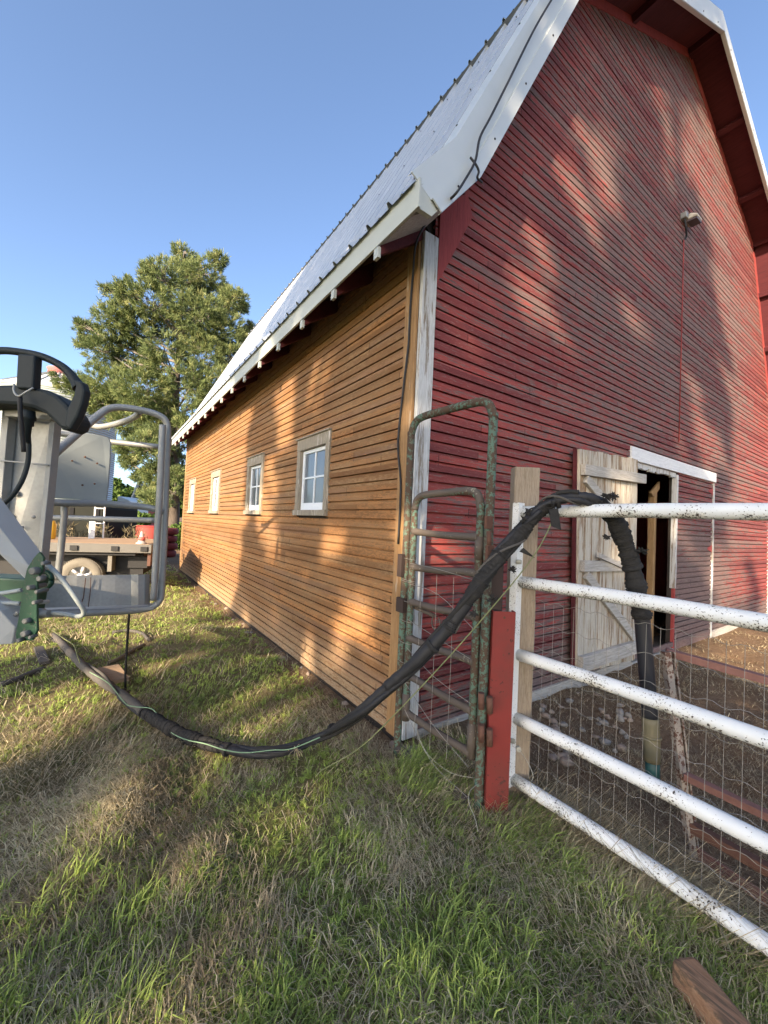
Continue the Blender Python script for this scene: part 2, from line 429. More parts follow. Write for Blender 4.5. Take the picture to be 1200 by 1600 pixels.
def hgt(x, y):
    x = np.asarray(x, float); y = np.asarray(y, float)
    r = np.hypot(x - CAM[0], y - CAM[1])
    h = (vnoise(x, y, 0.9, 1) - 0.5) * 0.05 + (vnoise(x, y, 3.1, 2) - 0.5) * 0.035 + (vnoise(x, y, 9.0, 3) - 0.5) * 0.018
    h = h * np.clip(1.3 - r / 40, 0.2, 1)
    def bump(cx, cy, sx, sy, ang, a):
        c, s = math.cos(ang), math.sin(ang); u = (x - cx) * c + (y - cy) * s; v = -(x - cx) * s + (y - cy) * c
        return a * np.exp(-(u / sx) ** 2 - (v / sy) ** 2)
    h = h + bump(-1.50, 0.08, 0.33, 0.16, 1.1, 0.11) + bump(-1.30, -0.55, 0.22, 0.11, 1.1, 0.06)
    h = h + bump(-1.75, 0.50, 0.22, 0.14, 1.0, -0.07) + bump(-1.25, 0.05, 0.2, 0.1, 1.1, -0.04)
    # strip along the footings and the trodden yard
    h = h - 0.05 * np.exp(-((x + 0.10) / 0.25) ** 2) * (y > -0.3) * (y < 9.3)
    yard = 1 / (1 + np.exp(-(x - 0.55) * 9)) * (y < 0.2)
    h = h - 0.045 * yard + yard * (vnoise(x, y, 5.0, 8) - 0.5) * 0.05
    far = np.clip((r - 120) / 400, 0, 1)
    return h - 0.0 * far

def nonuni(c, near, far, n1, n2):
    a = np.linspace(-near, near, n1); b = near * (far / near) ** (np.arange(1, n2 + 1) / n2)
    return np.concatenate([c - b[::-1], c + a, c + b])
gx_ = nonuni(0.0, 5.0, 900.0, 260, 40); gy_ = nonuni(1.5, 6.0, 900.0, 300, 40)
XX, YY = np.meshgrid(gx_, gy_); ZZ = hgt(XX, YY)
nx, ny = len(gx_), len(gy_)
idx = np.arange(nx * ny).reshape(ny, nx)
F4 = np.stack([idx[:-1, :-1], idx[:-1, 1:], idx[1:, 1:], idx[1:, :-1]], -1).reshape(-1, 4)
def ground_mat():
    g = G('ground'); P = g.sep(); x = P[0]; y = P[1]
    n = g.noise(None, 1.3, 6.0, 0.65); n2 = g.noise(None, 22.0, 6.0, 0.7); n3 = g.noise(None, 90.0, 4.0, 0.7)
    lawn = g.mix(g.step(g.math('ADD', n, g.math('MULTIPLY', g.math('SUBTRACT', n2, .5), .5)), 0.38, 0.62), (0.18, 0.18, 0.07), (0.30, 0.23, 0.13))
    lawn = g.mix(n3, lawn, g.mix(0.5, lawn, (0.035, 0.035, 0.018)))
    dist = g.n('VectorMath', operation='LENGTH'); g.set(dist.inputs[0], g.obj())
    farf = g.step(dist.outputs['Value'], 9.0, 22.0)
    lawn = g.mix(farf, lawn, g.mix(n2, (0.13, 0.19, 0.045), (0.22, 0.27, 0.075)))
    dirt = g.mix(g.step(n2, 0.3, 0.7), (0.125, 0.078, 0.046), (0.27, 0.18, 0.11))
    dirt = g.mix(g.step(n3, 0.55, 0.75), dirt, (0.33, 0.26, 0.18))
    yard = g.math('MULTIPLY', g.step(g.math('ADD', x, g.math('MULTIPLY', g.math('SUBTRACT', n, .5), 0.5)), 0.28, 0.62), g.step(y, 0.1, 0.0))
    strip = g.math('MULTIPLY', g.step(g.math('ADD', g.math('ABSOLUTE', x), g.math('MULTIPLY', g.math('SUBTRACT', n2, .5), 0.3)), 0.30, 0.14), g.step(y, -0.5, -0.3))
    inside = g.math('MULTIPLY', g.step(x, -0.05, 0.0), g.step(y, -0.2, -0.1))
    f = g.math('MAXIMUM', g.math('MAXIMUM', yard, strip), inside)
    c = g.mix(f, lawn, dirt)
    g.bump(g.math('ADD', n2, n3), 0.9, 0.03)
    return g.fin(c, 0.95, 0, 0.1)
tag(np_mesh('ground', np.stack([XX, YY, ZZ], -1).reshape(-1, 3), F4=F4, mat=ground_mat(), smooth=True), 'lawn and trodden dirt yard ground around the barn', kind='structure')

# ------------------------------------------------------------------ barn
def gx(x): return -1.668 + (x + 1.668) * 0.9456
def gz(z): return 1.4 + (z - 1.4) * 0.9456
YG = -0.12                      # plane of the red gable
YR = -0.50                      # plane of the rake trim
YB = 9.1                        # far end
YRB = 9.25
XR = gx(9.55)                   # right-hand wall
# outer roof profile (x, z), left eave to right eave
PROF = [(-0.36, 3.31), (gx(0.05), gz(3.83)), (gx(1.60), gz(6.86)), (gx(4.80), gz(8.50)), (gx(8.22), gz(7.06)), (gx(9.66), gz(4.15)), (gx(10.1), gz(3.62))]
def prof_z(x, off=0.0):
    xs = [p[0] for p in PROF]; zs = [p[1] - off for p in PROF]
    return float(np.interp(x, xs, zs))
barn = empty('barn', (0, 0, 0), 'large old gambrel-roofed barn with peeling red gable and orange-brown side wall', 'barn')

def clip_rows(mb, plane, axis, a0, a1, z0, z1, pitch, holes, out_sign, zlimit=None, jitter=0.0015):
    """rows of drop siding; axis 0: wall spans x at y=plane ; axis 1: wall spans y at x=plane. out_sign: direction of outside along the other axis"""
    r = 0; z = z0
    while z < z1 - 1e-6:
        zt = min(z + pitch, z1)
        spans = [(a0, a1)]
        if zlimit:                                   # clip the row by the roof line
            lo, hi = zlimit(z); lo2, hi2 = zlimit(zt)
        for (h0, h1, hz0, hz1) in holes:
            if zt > hz0 + 0.01 and z < hz1 - 0.01:
                ns = []
                for (s0, s1) in spans:
                    if h1 <= s0 or h0 >= s1: ns.append((s0, s1)); continue
                    if h0 > s0: ns.append((s0, h0))
                    if h1 < s1: ns.append((h1, s1))
                spans = ns
        j = (rng.random() - 0.5) * jitter
        for (s0, s1) in spans:
            if zlimit:
                b0, b1 = max(s0, lo), min(s1, hi); t0, t1 = max(s0, lo2), min(s1, hi2)
                if b1 <= b0: continue
                if t1 <= t0: t0 = t1 = (t0 + t1) / 2
            else: b0, b1, t0, t1 = s0, s1, s0, s1
            nseg = max(1, int((b1 - b0) / 0.9))
            gh = (0.0120 if axis == 0 else 0.0105) + rng.random() * 0.003; dz_ = 0.004 if axis == 0 else 0.0
            prof = [(-0.006, z), (-0.006, z + gh), (0.0185 + dz_ + j, z + gh + 0.001), (0.019 + dz_ + j, z + pitch * 0.6), (0.0185 + dz_ + j, zt), (-0.006, zt)]
            vs = []; fs = []
            for k in range(nseg + 1):
                w_ = (rng.random() - 0.5) * 0.0025
                for q, (o, zz) in enumerate(prof):
                    f = (zz - z) / max(zt - z, 1e-6); L = b0 + (t0 - b0) * f; Rr = b1 + (t1 - b1) * f
                    a = L + (Rr - L) * k / nseg
                    oo = plane + out_sign * (o if q in (0, 1, 5) else o + w_ * 0.8)
                    zz2 = zz + (w_ if q in (2,) else 0)
                    vs.append((a, oo, zz2) if axis == 0 else (oo, a, zz2))
            n = len(prof)
            for k in range(nseg):
                for q in range(n - 1):
                    a_, b_, c_, d_ = k*n+q, (k+1)*n+q, (k+1)*n+q+1, k*n+q+1
                    fs.append((a_, b_, c_, d_) if (axis == 0) == (out_sign < 0) else (a_, d_, c_, b_))
            mb.add(vs, fs)
        z = zt; r += 1

OPX0, OPX1, OPZ = gx(3.50), gx(4.74), gz(2.30)      # door opening
CLX1 = gx(6.20)                                      # far edge of the closed leaf
def gl(z):
    # x-range of the wall at height z under the roof (0.10 below the outer profile)
    off = 0.12
    xs = np.linspace(0.0, XR, 1200); ok = np.interp(xs, [p[0] for p in PROF], [p[1] - off for p in PROF]) >= z
    if not ok.any(): return 4.4, 4.4
    return xs[ok][0], xs[ok][-1]
mb = MB()
clip_rows(mb, YG, 0, 0.0, XR, -0.01, gz(8.42), SPG, [(OPX0, CLX1, 0.10, gz(2.29)), (-1, 0.10, -1, 9)], -1, gl)
mb.build('gable_siding', m_red, barn, label='red horizontal siding of the gable with paint peeling to grey')
WIN = [(1.04, 1.77), (2.89, 3.575), (5.23, 5.92), (7.60, 8.28)]
WZ0, WZ1 = 1.455, 2.235
mb = MB()
clip_rows(mb, 0.0, 1, 0.0, YB, 0.0, 3.62, SPS, [(a + 0.03, b - 0.03, WZ0 + .03, WZ1 - .03) for a, b in WIN], -1)
mb.build('side_siding', m_org, barn, label='orange-brown stained horizontal siding of the long side wall')
# inner boarding behind the siding, closes the barn
mb = MB()
for (x0, x1, z0, z1) in ((0.03, OPX0, -0.1, 3.4), (OPX1, XR - .03, -0.1, 3.4), (OPX0, OPX1, OPZ, 3.4)):
    mb.box((x0, YG + 0.012, z0), (x1, YG + 0.06, z1))
mb.prism([(0.12, YG + 0.012, 3.4), (XR - .12, YG + 0.012, 3.4)] + [(p[0], YG + 0.012, p[1] - 0.14) for p in PROF[5:0:-1]], (0, 0.05, 0))
yy = -0.06
for a, b in WIN + [(YB, YB)]:
    mb.box((0.012, yy, -0.1), (0.06, a + .03, 3.55)); yy = b - .03
for a, b in WIN:
    mb.box((0.012, a + .03, -0.1), (0.06, b - .03, WZ0 + .03)); mb.box((0.012, a + .03, WZ1 - .03), (0.06, b - .03, 3.55))
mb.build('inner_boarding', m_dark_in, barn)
mb = MB(); mb.box((XR - 0.05, YG + 0.06, -0.1), (XR, YB, 3.6)); mb.build('right_wall', m_redtrim, barn)
mb = MB(); mb.prism([(0.06, YB - .05, -.1), (XR - .05, YB - .05, -.1)] + [(p[0], YB - .05, p[1] - 0.14) for p in PROF[5:0:-1]], (0, 0.05, 0))
mb.build('back_wall', m_redtrim, barn)
# stone footing
def stone_mat(name, c):
    g = G(name); n = g.noise(None, 11.0, 6.0, 0.65)
    c_ = g.mix(n, tuple(v * 0.55 for v in c), c); g.bump(n, 0.5, 0.02); return g.fin(c_, 0.9, 0, 0.2)
m_stone = stone_mat('field_stone', (0.34, 0.31, 0.27)); m_stone2 = stone_mat('field_stone_tan', (0.40, 0.31, 0.24))
mb = MB(); mb.box((0.05, -0.06, -0.5), (XR - .03, YB - .05, -0.012)); mb.build('footing', flat_mat('dark_footing', (.07, .06, .05), .95), barn)

# corner boards
mb = MB(); mb.box((0.0, YG - 0.034, 0.0), (0.125, YG - 0.001, 3.40)); mb.build('corner_board', m_white_trim, barn, bevel=0.003, label='peeling white corner board at the near corner')
mb = MB(); mb.box((-0.022, YG - 0.001, 0.0), (-0.0005, 0.004, 3.36)); mb.build('corner_board', m_corner_brown, barn, bevel=0.003, label='brown stained corner board at the near corner')
mb = MB(); mb.box((-0.028, YB - 0.09, 0.0), (-0.001, YB + 0.01, 3.38)); mb.build('corner_board', m_corner_brown, barn, bevel=0.003)
mb = MB(); mb.box((XR - 0.02, YG - 0.032, -0.02), (XR + 0.10, YG - 0.002, 3.9)); mb.build('corner_board', m_white_trim, barn, bevel=0.003, label='white corner board at the far end of the gable')
# skirting
mb = MB()
mb.prism([(0.13, YG - 0.038, -0.06), (OPX0 - 0.02, YG - 0.038, -0.10), (OPX0 - 0.02, YG - 0.038, 0.035), (0.13, YG - 0.038, 0.035)], (0, 0.036, 0))
mb.build('skirting_board', m_grey_wood, barn, bevel=0.003)
mb = MB(); mb.prism([(CLX1 + .03, YG - 0.038, -0.10), (XR - .03, YG - 0.038, -0.12), (XR - .03, YG - 0.038, 0.05), (CLX1 + .03, YG - 0.038, 0.05)], (0, 0.036, 0))
mb.build('skirting_board', m_grey_wood, barn, bevel=0.003)

# ---- roof
def ribbed(mb, p0, p1, y0, y1, pitch=0.23, rib=0.028, lift=0.0):
    p0 = np.array([p0[0], 0, p0[1]]); p1 = np.array([p1[0], 0, p1[1]]); d = p1 - p0; n = np.array([-d[2], 0, d[0]]); n /= np.linalg.norm(n)
    if n[2] < 0: n = -n
    prof = []; y = y0
    while y < y1 - 1e-6:
        for (dy, h) in ((0, 0), (pitch*.36, 0), (pitch*.42, rib*.25), (pitch*.48, 0), (pitch*.82, 0), (pitch*.87, rib), (pitch*.95, rib)):
            if y + dy <= y1: prof.append((y + dy, h + lift))
        y += pitch
    prof.append((y1, lift)); k = len(prof)
    m = 6
    vs = []
    for j in range(m + 1):
        b = p0 + d * j / m
        for (yy, h) in prof: q = b + n * h; vs.append((q[0], yy, q[2]))
    fs = [(j*k+i, (j+1)*k+i, (j+1)*k+i+1, j*k+i+1) for j in range(m) for i in range(k-1)]
    mb.add(vs, fs)
mb = MB()
def ext(pa, pb, e):   # extend segment beyond pa by e
    a = np.array(pa); b = np.array(pb); d = (a - b) / np.linalg.norm(a - b); return tuple(a + d * e)
ribbed(mb, ext(PROF[0], PROF[1], 0.02), PROF[1], YR + 0.02, YRB)
ribbed(mb, PROF[1], PROF[2], YR + 0.02, YRB)
ribbed(mb, ext(PROF[2], PROF[3], 0.06), PROF[3], YR + 0.02, YRB, lift=0.012)
ribbed(mb, PROF[3], ext(PROF[4], PROF[3], 0.08), YR + 0.02, YRB, lift=0.03)
ribbed(mb, PROF[4], PROF[5], YR + 0.02, YRB)
ribbed(mb, PROF[5], PROF[6], YR + 0.02, YRB)
roof = mb.build('roof_metal', m_roof, barn, label='white ribbed metal roofing')
# screws, rows along the steep slope
for fr_, st_ in ((0.12, .23), (0.5, .46), (0.88, .46)):
    px, pz = [PROF[1][i] + (PROF[2][i] - PROF[1][i]) * fr_ for i in (0, 1)]
    y = YR + 0.2
    while y < YRB:
        mb = MB(); mb.box((px - 0.014, y - 0.004, pz - 0.002), (px - 0.004, y + 0.004, pz + 0.006)); mb.build('screw_head', m_black, roof); y += st_
mb = MB()
a = np.array(ext(PROF[2], PROF[3], 0.065)); y0, y1 = YR + 0.02, YRB
mb.prism([(a[0], y0, a[1] + .012), (a[0] + 0.02, y0, a[1] - 0.028), (a[0] + 0.12, y0, a[1] - 0.02), (a[0] + 0.10, y0, a[1] + 0.055)], (0, y1 - y0, 0))
mb.build('drip_edge', flat_mat('dark_drip_edge', (0.05, 0.055, 0.06), 0.7), roof)
# deck (underside red boards) and gable-end soffit
mb = MB()
for i in range(6):
    a, b = np.array(PROF[i]), np.array(PROF[i+1]); d = (b - a) / np.linalg.norm(b - a); n = np.array([d[1], -d[0]])
    if n[1] > 0: n = -n
    nb = [(a[0] + n[0]*.012, YR + .03, a[1] + n[1]*.012), (b[0] + n[0]*.012, YR + .03, b[1] + n[1]*.012),
          (b[0] + n[0]*.10, YR + .03, b[1] + n[1]*.10), (a[0] + n[0]*.10, YR + .03, a[1] + n[1]*.10)]
    mb.prism(nb, (0, YRB - YR - .05, 0))
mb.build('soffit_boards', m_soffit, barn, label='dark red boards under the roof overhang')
# lookouts crossing the soffit
def along(i, t, off):
    a, b = np.array(PROF[i]), np.array(PROF[i+1]); d = (b - a); q = a + d * t; dn = d / np.linalg.norm(d); n = np.array([dn[1], -dn[0]])
    if n[1] > 0: n = -n
    return q + n * off, dn
for (i, t) in ((2, 0.45), (2, 0.98), (3, 0.03), (3, 0.36), (3, 0.70), (4, 0.0), (4, 0.28), (4, 0.60), (4, 0.88), (1, 0.5), (1, 0.9)):
    q, dn = along(i, t, 0.135); mb = MB()
    mb.bar((q[0], YR + 0.04, q[1]), (q[0], YG - 0.02, q[1]), 0.075, 0.07, up=(-dn[1], 0, dn[0]))
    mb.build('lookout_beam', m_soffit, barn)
# frieze boards: wall top follows the roof line
for i in (1, 2, 3, 4):
    a, b = np.array(PROF[i]), np.array(PROF[i+1]); mb = MB()
    d = (b - a) / np.linalg.norm(b - a); n = np.array([d[1], -d[0]]); n = -n if n[1] > 0 else n
    e0, e1 = (0.10, 0.20)
    if i == 4: e1 = 0.19
    A0, A1, B0, B1 = a + n*e0, a + n*e1, b + n*e0, b + n*e1
    mb.prism([(A0[0], YG - 0.030, A0[1]), (A1[0], YG - 0.030, A1[1]), (B1[0], YG - 0.030, B1[1]), (B0[0], YG - 0.030, B0[1])], (0, 0.028, 0))
    mb.build('frieze_board', m_redtrim, barn)
# rake trim, bent steel: face on the gable plane plus a flange on the roof
def offs(prof, o):
    out = []
    P = [np.array(p) for p in prof]
    for i in range(len(P)):
        ns = []
        for (a, b) in ((i-1, i), (i, i+1)):
            if a < 0 or b >= len(P): continue
            d = P[b] - P[a]; d /= np.linalg.norm(d); ns.append(np.array([d[1], -d[0]]) if d[0] > 0 else np.array([-d[1], d[0]]))
        n = sum(ns); n /= np.linalg.norm(n); k = 1 / max(0.5, n @ ns[0]); out.append(P[i] + n * o * k)
    return out
o_out, o_a, o_b = offs(PROF, -0.045), offs(PROF, 0.12), offs(PROF, 0.205)
for L_, k_ in ((o_out, .0), (o_a, .02), (o_b, .03)): L_[0] = L_[0] + (L_[1] - L_[0]) / np.linalg.norm(L_[1] - L_[0]) * k_
rake = []
for i in range(6):
    mb = MB()
    q = lambda L, y, j: (L[j][0], y, L[j][1])
    fl = 0.17
    pts = [[q(o_out, YR + (.035 if j in (0, 6) else fl), j), q(o_out, YR, j), q(o_a, YR - 0.004, j), q(o_a, YR - 0.020, j), q(o_b, YR - 0.020, j), q(o_b, YR + 0.015, j)] for j in (i, i+1)]
    n = len(pts[0])
    vs = pts[0] + pts[1] + [(p[0], p[1] + 0.006, p[2] - 0.004) for p in pts[0] + pts[1]]
    fs = [(k, k+1, n+k+1, n+k) for k in range(n-1)] + [(2*n+k, 3*n+k, 3*n+k+1, 2*n+k+1) for k in range(n-1)]
    fs += [(0, n, 3*n, 2*n), (n-1, 2*n+n-1, 3*n+n-1, 2*n-1)]
    fs += [(k, 2*n+k, 2*n+k+1, k+1) for k in range(n-1)] + [(n+k, n+k+1, 3*n+k+1, 3*n+k) for k in range(n-1)]
    mb.add(vs, fs)
    rk = mb.build('rake_trim', m_trim, barn)
    L = np.linalg.norm(np.array(PROF[i+1]) - np.array(PROF[i]))
    for k in range(max(1, int(L / 0.55))):
        t = (k + 0.5) / max(1, int(L / 0.55)); pa = o_a[i] * (1-t) + o_a[i+1] * t; pb = o_b[i] * (1-t) + o_b[i+1] * t; p = (pa + pb) / 2
        sc = MB(); sc.lathe((p[0], YR - 0.020, p[1]), (0, -1, 0), [(0.007, 0), (0.007, .004), (0.003, .006)], 8)
        sc.build('screw_head', m_black, rk)
        p = o_out[i] * (1-t) + o_out[i+1] * t
        nn = o_out[i] - np.array(PROF[i]); nn /= np.linalg.norm(nn)
        sc = MB(); sc.lathe((p[0], YR + 0.15, p[1]), (nn[0], 0, nn[1]), [(0.007, -.004), (0.007, .005), (0.003, .007)], 8)
        sc.build('screw_head', m_black, rk)
# eave fascia and rafter tails
mb = MB(); mb.prism([(-0.352, YR - 0.016, 3.155), (-0.335, YR - 0.016, 3.155), (-0.335, YR - .016, 3.322), (-0.352, YR - .016, 3.322)], (0, YRB - YR + .016, 0))
mb.build('fascia_board', m_fascia, barn, bevel=0.002, label='pale eave fascia board')
y = -0.13
k = 0
while y < YB:
    mb = MB()
    mb.prism([(-0.333, y, 3.10), (-0.333, y, 3.24), (0.02, y, 3.52), (0.02, y, 3.36)], (0, 0.045, 0))
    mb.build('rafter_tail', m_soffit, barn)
    mb = MB(); mb.prism([(-0.356, y - 0.001, 3.075), (-0.334, y - 0.001, 3.075), (-0.334, y - .001, 3.143), (-0.356, y - .001, 3.143)], (0, 0.047, 0))
    mb.build('rafter_cap', m_fascia, barn)
    y += 0.585; k += 1
mb = MB(); mb.prism([(-0.334, YR - .002, 3.16), (-0.334, YR - .002, 3.30), (-0.24, YR - .002, 3.36), (-0.16, YR - .002, 3.26), (-0.24, YR - .002, 3.16)], (0, .03, 0)); mb.build('eave_return', m_fascia, barn, bevel=.002)
mb = MB(); mb.prism([(-0.33, YR + .07, 3.16), (-0.0, YR + .07, 3.42), (-0.0, YR + .07, 3.44), (-0.33, YR + .07, 3.18)], (0, YG - YR - .08, 0)); mb.build('eave_soffit', m_grey_wood, barn)
# triangular red gusset on the gable under the kick
mb = MB(); mb.prism([(0.125, YG - 0.038, 3.60), (0.125, YG - 0.038, 3.08), (0.24, YG - 0.038, 3.30), (0.44, YG - .038, 3.70), (0.38, YG - 0.038, 3.86)], (0, 0.03, 0))
mb.build('gusset_board', m_redtrim, barn)

# ---- windows
for (a, b) in WIN:
    near = a < 2
    mb = MB(); xo = -0.036
    mb.box((xo, a, WZ0 + .05), (-0.002, a + .075, WZ1 - .115)); mb.box((xo, b - .075, WZ0 + .05), (-0.002, b, WZ1 - .115))
    mb.box((xo - .002, a - .004, WZ1 - .115), (-0.002, b + .004, WZ1)); mb.box((xo - .018, a - .012, WZ1), (-0.002, b + .02, WZ1 + .014))
    # reveal
    mb.box((-0.002, a + .055, WZ0 + .05), (0.07, a + .075, WZ1 - .115)); mb.box((-0.002, b - .075, WZ0 + .05), (0.07, b - .055, WZ1 - .115))
    wf = mb.build('window', m_casing, barn, bevel=0.002)
    mb = MB(); mb.box((xo - .02, a - .006, WZ0 - .005), (0.05, b + .006, WZ0 + .05)); mb.build('sill', m_casing, wf, bevel=0.003)
    sa, sb, s0, s1 = a + .078, b - .078, WZ0 + .053, WZ1 - .118
    mb = MB(); t = 0.036; xs0, xs1 = (0.000, 0.026)
    mb.box((xs0, sa, s0), (xs1, sa + t, s1)); mb.box((xs0, sb - t, s0), (xs1, sb, s1))
    mb.box((xs0, sa + t, s0), (xs1, sb - t, s0 + .07)); mb.box((xs0, sa + t, s1 - t), (xs1, sb - t, s1))
    mc = (sa + sb) / 2; zc = (s0 + s1) / 2 + .02
    mb.box((xs0 + .003, mc - .009, s0 + .07), (xs1, mc + .009, s1 - t)); mb.box((xs0 + .005, sa + t, zc - .009), (xs1, sb - t, zc + .009))
    mb.build('sash', m_sash, wf, bevel=0.002)
    mb = MB(); mb.box((0.014, sa + .02, s0 + .04), (0.017, sb - .02, s1 - .02)); mb.build('pane', m_glass, wf)
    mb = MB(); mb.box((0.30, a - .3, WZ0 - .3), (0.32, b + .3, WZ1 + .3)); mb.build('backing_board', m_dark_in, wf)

# ---- door opening, head board, jambs, sill, closed leaf, open leaf
mb = MB(); mb.prism([(gx(3.345), YG - .040, gz(2.295)), (gx(6.27), YG - .040, gz(2.31)), (gx(6.27), YG - .040, gz(2.455)), (gx(3.345), YG - .040, gz(2.455))], (0, 0.038, 0))
mb.build('door_head_board', m_white_head, barn, bevel=0.003)
mb = MB()
n_ = 26
top = gz(2.295)
for k in range(n_):           # broken, peeling inner head trim
    x0 = OPX0 - .1 + (OPX1 - OPX0 + .1) * k / n_; x1 = OPX0 - .1 + (OPX1 - OPX0 + .1) * (k + 1) / n_
    mb.box((x0, YG - .012, top - 0.045 - rng.random() * 0.03), (x1, YG + .02, top - .001))
mb.build('inner_head_trim', m_white_trim, barn)
mb = MB(); mb.box((OPX1 - .005, YG - .03, 0.75), (OPX1 + .045, YG + .03, gz(2.27))); mb.build('door_jamb', m_white_trim, barn, bevel=0.003, label='flaking white upper door jamb')
mb = MB(); mb.box((OPX1 + .01, YG - .024, -0.05), (OPX1 + .043, YG + .03, 0.75)); mb.build('door_jamb', m_redtrim, barn, bevel=0.003)
mb = MB(); mb.box((CLX1 - .005, YG - .03, -0.10), (CLX1 + .045, YG - .001, gz(2.30))); mb.build('door_jamb', m_white_trim, barn, bevel=0.003, label='flaking white post beside the closed leaf')
mb = MB(); mb.box((OPX0 - .1, YG - .03, -0.13), (OPX1 + .01, YG + .25, -0.015)); mb.build('door_sill', m_grey_wood, barn, bevel=0.006)
# closed leaf
cl = MB(); clip_rows(cl, YG + 0.004, 0, OPX1 + .047, CLX1 - .007, -0.06, gz(2.29), SPG, [], -1)
cl = cl.build('door', m_red, barn, label='closed red sided barn door leaf, lower half worn grey')
for zz in (gz(2.16), gz(1.26)):
    q = MB(); q.prism([(CLX1 - .01, YG - .022, zz - .055), (CLX1 - .01, YG - .022, zz + .055), (CLX1 - .19, YG - .022, zz + .010), (CLX1 - .19, YG - .022, zz - .010)], (0, .006, 0))
    q.build('hinge', m_redtrim, cl)
# open leaf, swung out flat beside the opening; inner face seen
Yd = YG - 0.13
def dpt(px, py, dy=0.0): return ony(px, py, Yd + dy)
LT, RT = dpt(906, 700), dpt(997, 717); LB, RB = dpt(902, 1052), dpt(992, 1030)
xl, xr_ = (LT[0] + LB[0]) / 2, (RT[0] + RB[0]) / 2
mb = MB(); npl = 11
for k in range(npl):
    t0, t1 = k / npl + 0.003, (k + 1) / npl - 0.003
    ja = rng.random() * 0.012; jb = (rng.random() - .5) * .02
    def pp(t, tb): 
        a = LT * (1-t) + RT * t; b = LB * (1-t) + RB * t
        return a, b
    a0, b0 = pp(t0, 0); a1, b1 = pp(t1, 0)
    jz = np.array([0, 0, jb]); dd = np.array([0, (rng.random() - .5) * .006, 0])
    mb.prism([a0 + dd - (0, 0, ja), a1 + dd - (0, 0, ja), b1 + jz + dd, b0 + jz + dd], (0, 0.022, 0))
leaf = mb.build('door', m_door, barn, label='open weathered white plank door with diagonal braces')
mb = MB(); mb.prism([LT + (-.012, 0.024, -.0), RT + (0, 0.024, 0), RB + (0, 0.024, 0.0), LB + (-.012, 0.024, 0.0)], (0, 0.035, 0)); mb.build('outer_siding', m_soffit, leaf)
def brace(p, q, wd, th=0.04, name='brace', m=None):
    p = dpt(*p); q = dpt(*q); b_ = MB(); b_.bar(p + (0, -th/2 - .002, 0), q + (0, -th/2 - .002, 0), wd, th, up=(0, 1, 0)); b_.build(name, m or m_grey_wood, leaf, bevel=0.004)
brace((907, 734), (1003, 749), 0.10, 0.045)
brace((906, 884), (978, 884), 0.10, 0.045)
brace((902, 1036), (993, 1008), 0.13, 0.05)
brace((912, 748), (950, 794), 0.085, 0.035, 'diagonal_brace')
brace((950, 794), (977, 876), 0.085, 0.034, 'diagonal_brace')
brace((912, 897), (988, 996), 0.085, 0.035, 'diagonal_brace')
p, q = dpt(924, 866), dpt(964, 884); lt = MB(); lt.bar(p + (0, -0.06, 0), q + (0, -0.06, 0), 0.045, 0.025, up=(0, 1, 0)); lt.build('latch_bar', m_grey_wood, leaf, bevel=0.003)
# inner post catching light, inner partition
mb = MB(); mb.box((OPX1 - .115, YG + .18, -0.1), (OPX1 - .045, YG + .26, 2.02)); mb.prism([(OPX1 - .30, YG + .15, 1.97), (OPX1 - .05, YG + .15, 2.14), (OPX1 - .05, YG + .15, 2.04), (OPX1 - .22, YG + .15, 1.92)], (0, .03, 0))
mb.build('inner_post', m_inpost, barn, bevel=0.006)
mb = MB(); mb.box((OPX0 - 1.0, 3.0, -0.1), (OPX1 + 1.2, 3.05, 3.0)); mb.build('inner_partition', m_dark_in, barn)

# ------------------------------------------------------------------ wall lamp and its conduit
lp = ony(1066, 348, YG)
lamp = empty('wall_lamp', (lp[0], YG, lp[2]), 'small weathered yard light mounted high on the red gable', 'lamp')
mb = MB(); mb.box((lp[0] - .13, YG - .09, lp[2] - .03), (lp[0] - .05, YG - .016, lp[2] + .05)); mb.build('junction_box', m_galv, lamp, bevel=0.01)
mb = MB(); c = np.array([lp[0] + .05, YG - .11, lp[2]])
mb.prism([c + (-.09, .09, .04), c + (-.09, 0, .055), c + (-.09, -.07, .01), c + (-.09, -.07, -.02), c + (-.09, .09, -.02)], (0.18, 0, 0)); mb.build('lamp_housing', flat_mat('lamp_cream', (0.50, 0.45, 0.38), 0.6), lamp, bevel=0.015)
mb = MB(); mb.box(c + (-.08, -.062, -.045), c + (.08, .05, -.022)); mb.build('lamp_lens', flat_mat('lamp_dark_lens', (0.10, 0.08, 0.09), 0.3), lamp, bevel=0.004)
mb = MB(); mb.tube([(lp[0] - .1, YG - .06, lp[2] - .04), (lp[0] - .08, YG - .07, lp[2] - .14), (lp[0] + .0, YG - .05, lp[2] - .22), (lp[0] - .05, YG - .025, lp[2] - .30)], 0.012, 8); mb.build('wire_loop', m_black, lamp, True)
mb = MB(); cb = ony(1061, 692, YG - .022); mb.cyl((lp[0] - .05, YG - .040, lp[2] - .28), (lp[0] - .05, YG - .040, cb[2]), 0.0065, seg=8)
tag(mb.build('conduit', m_redtrim, None, True), 'thin painted conduit running down the gable from the yard light', 'conduit')

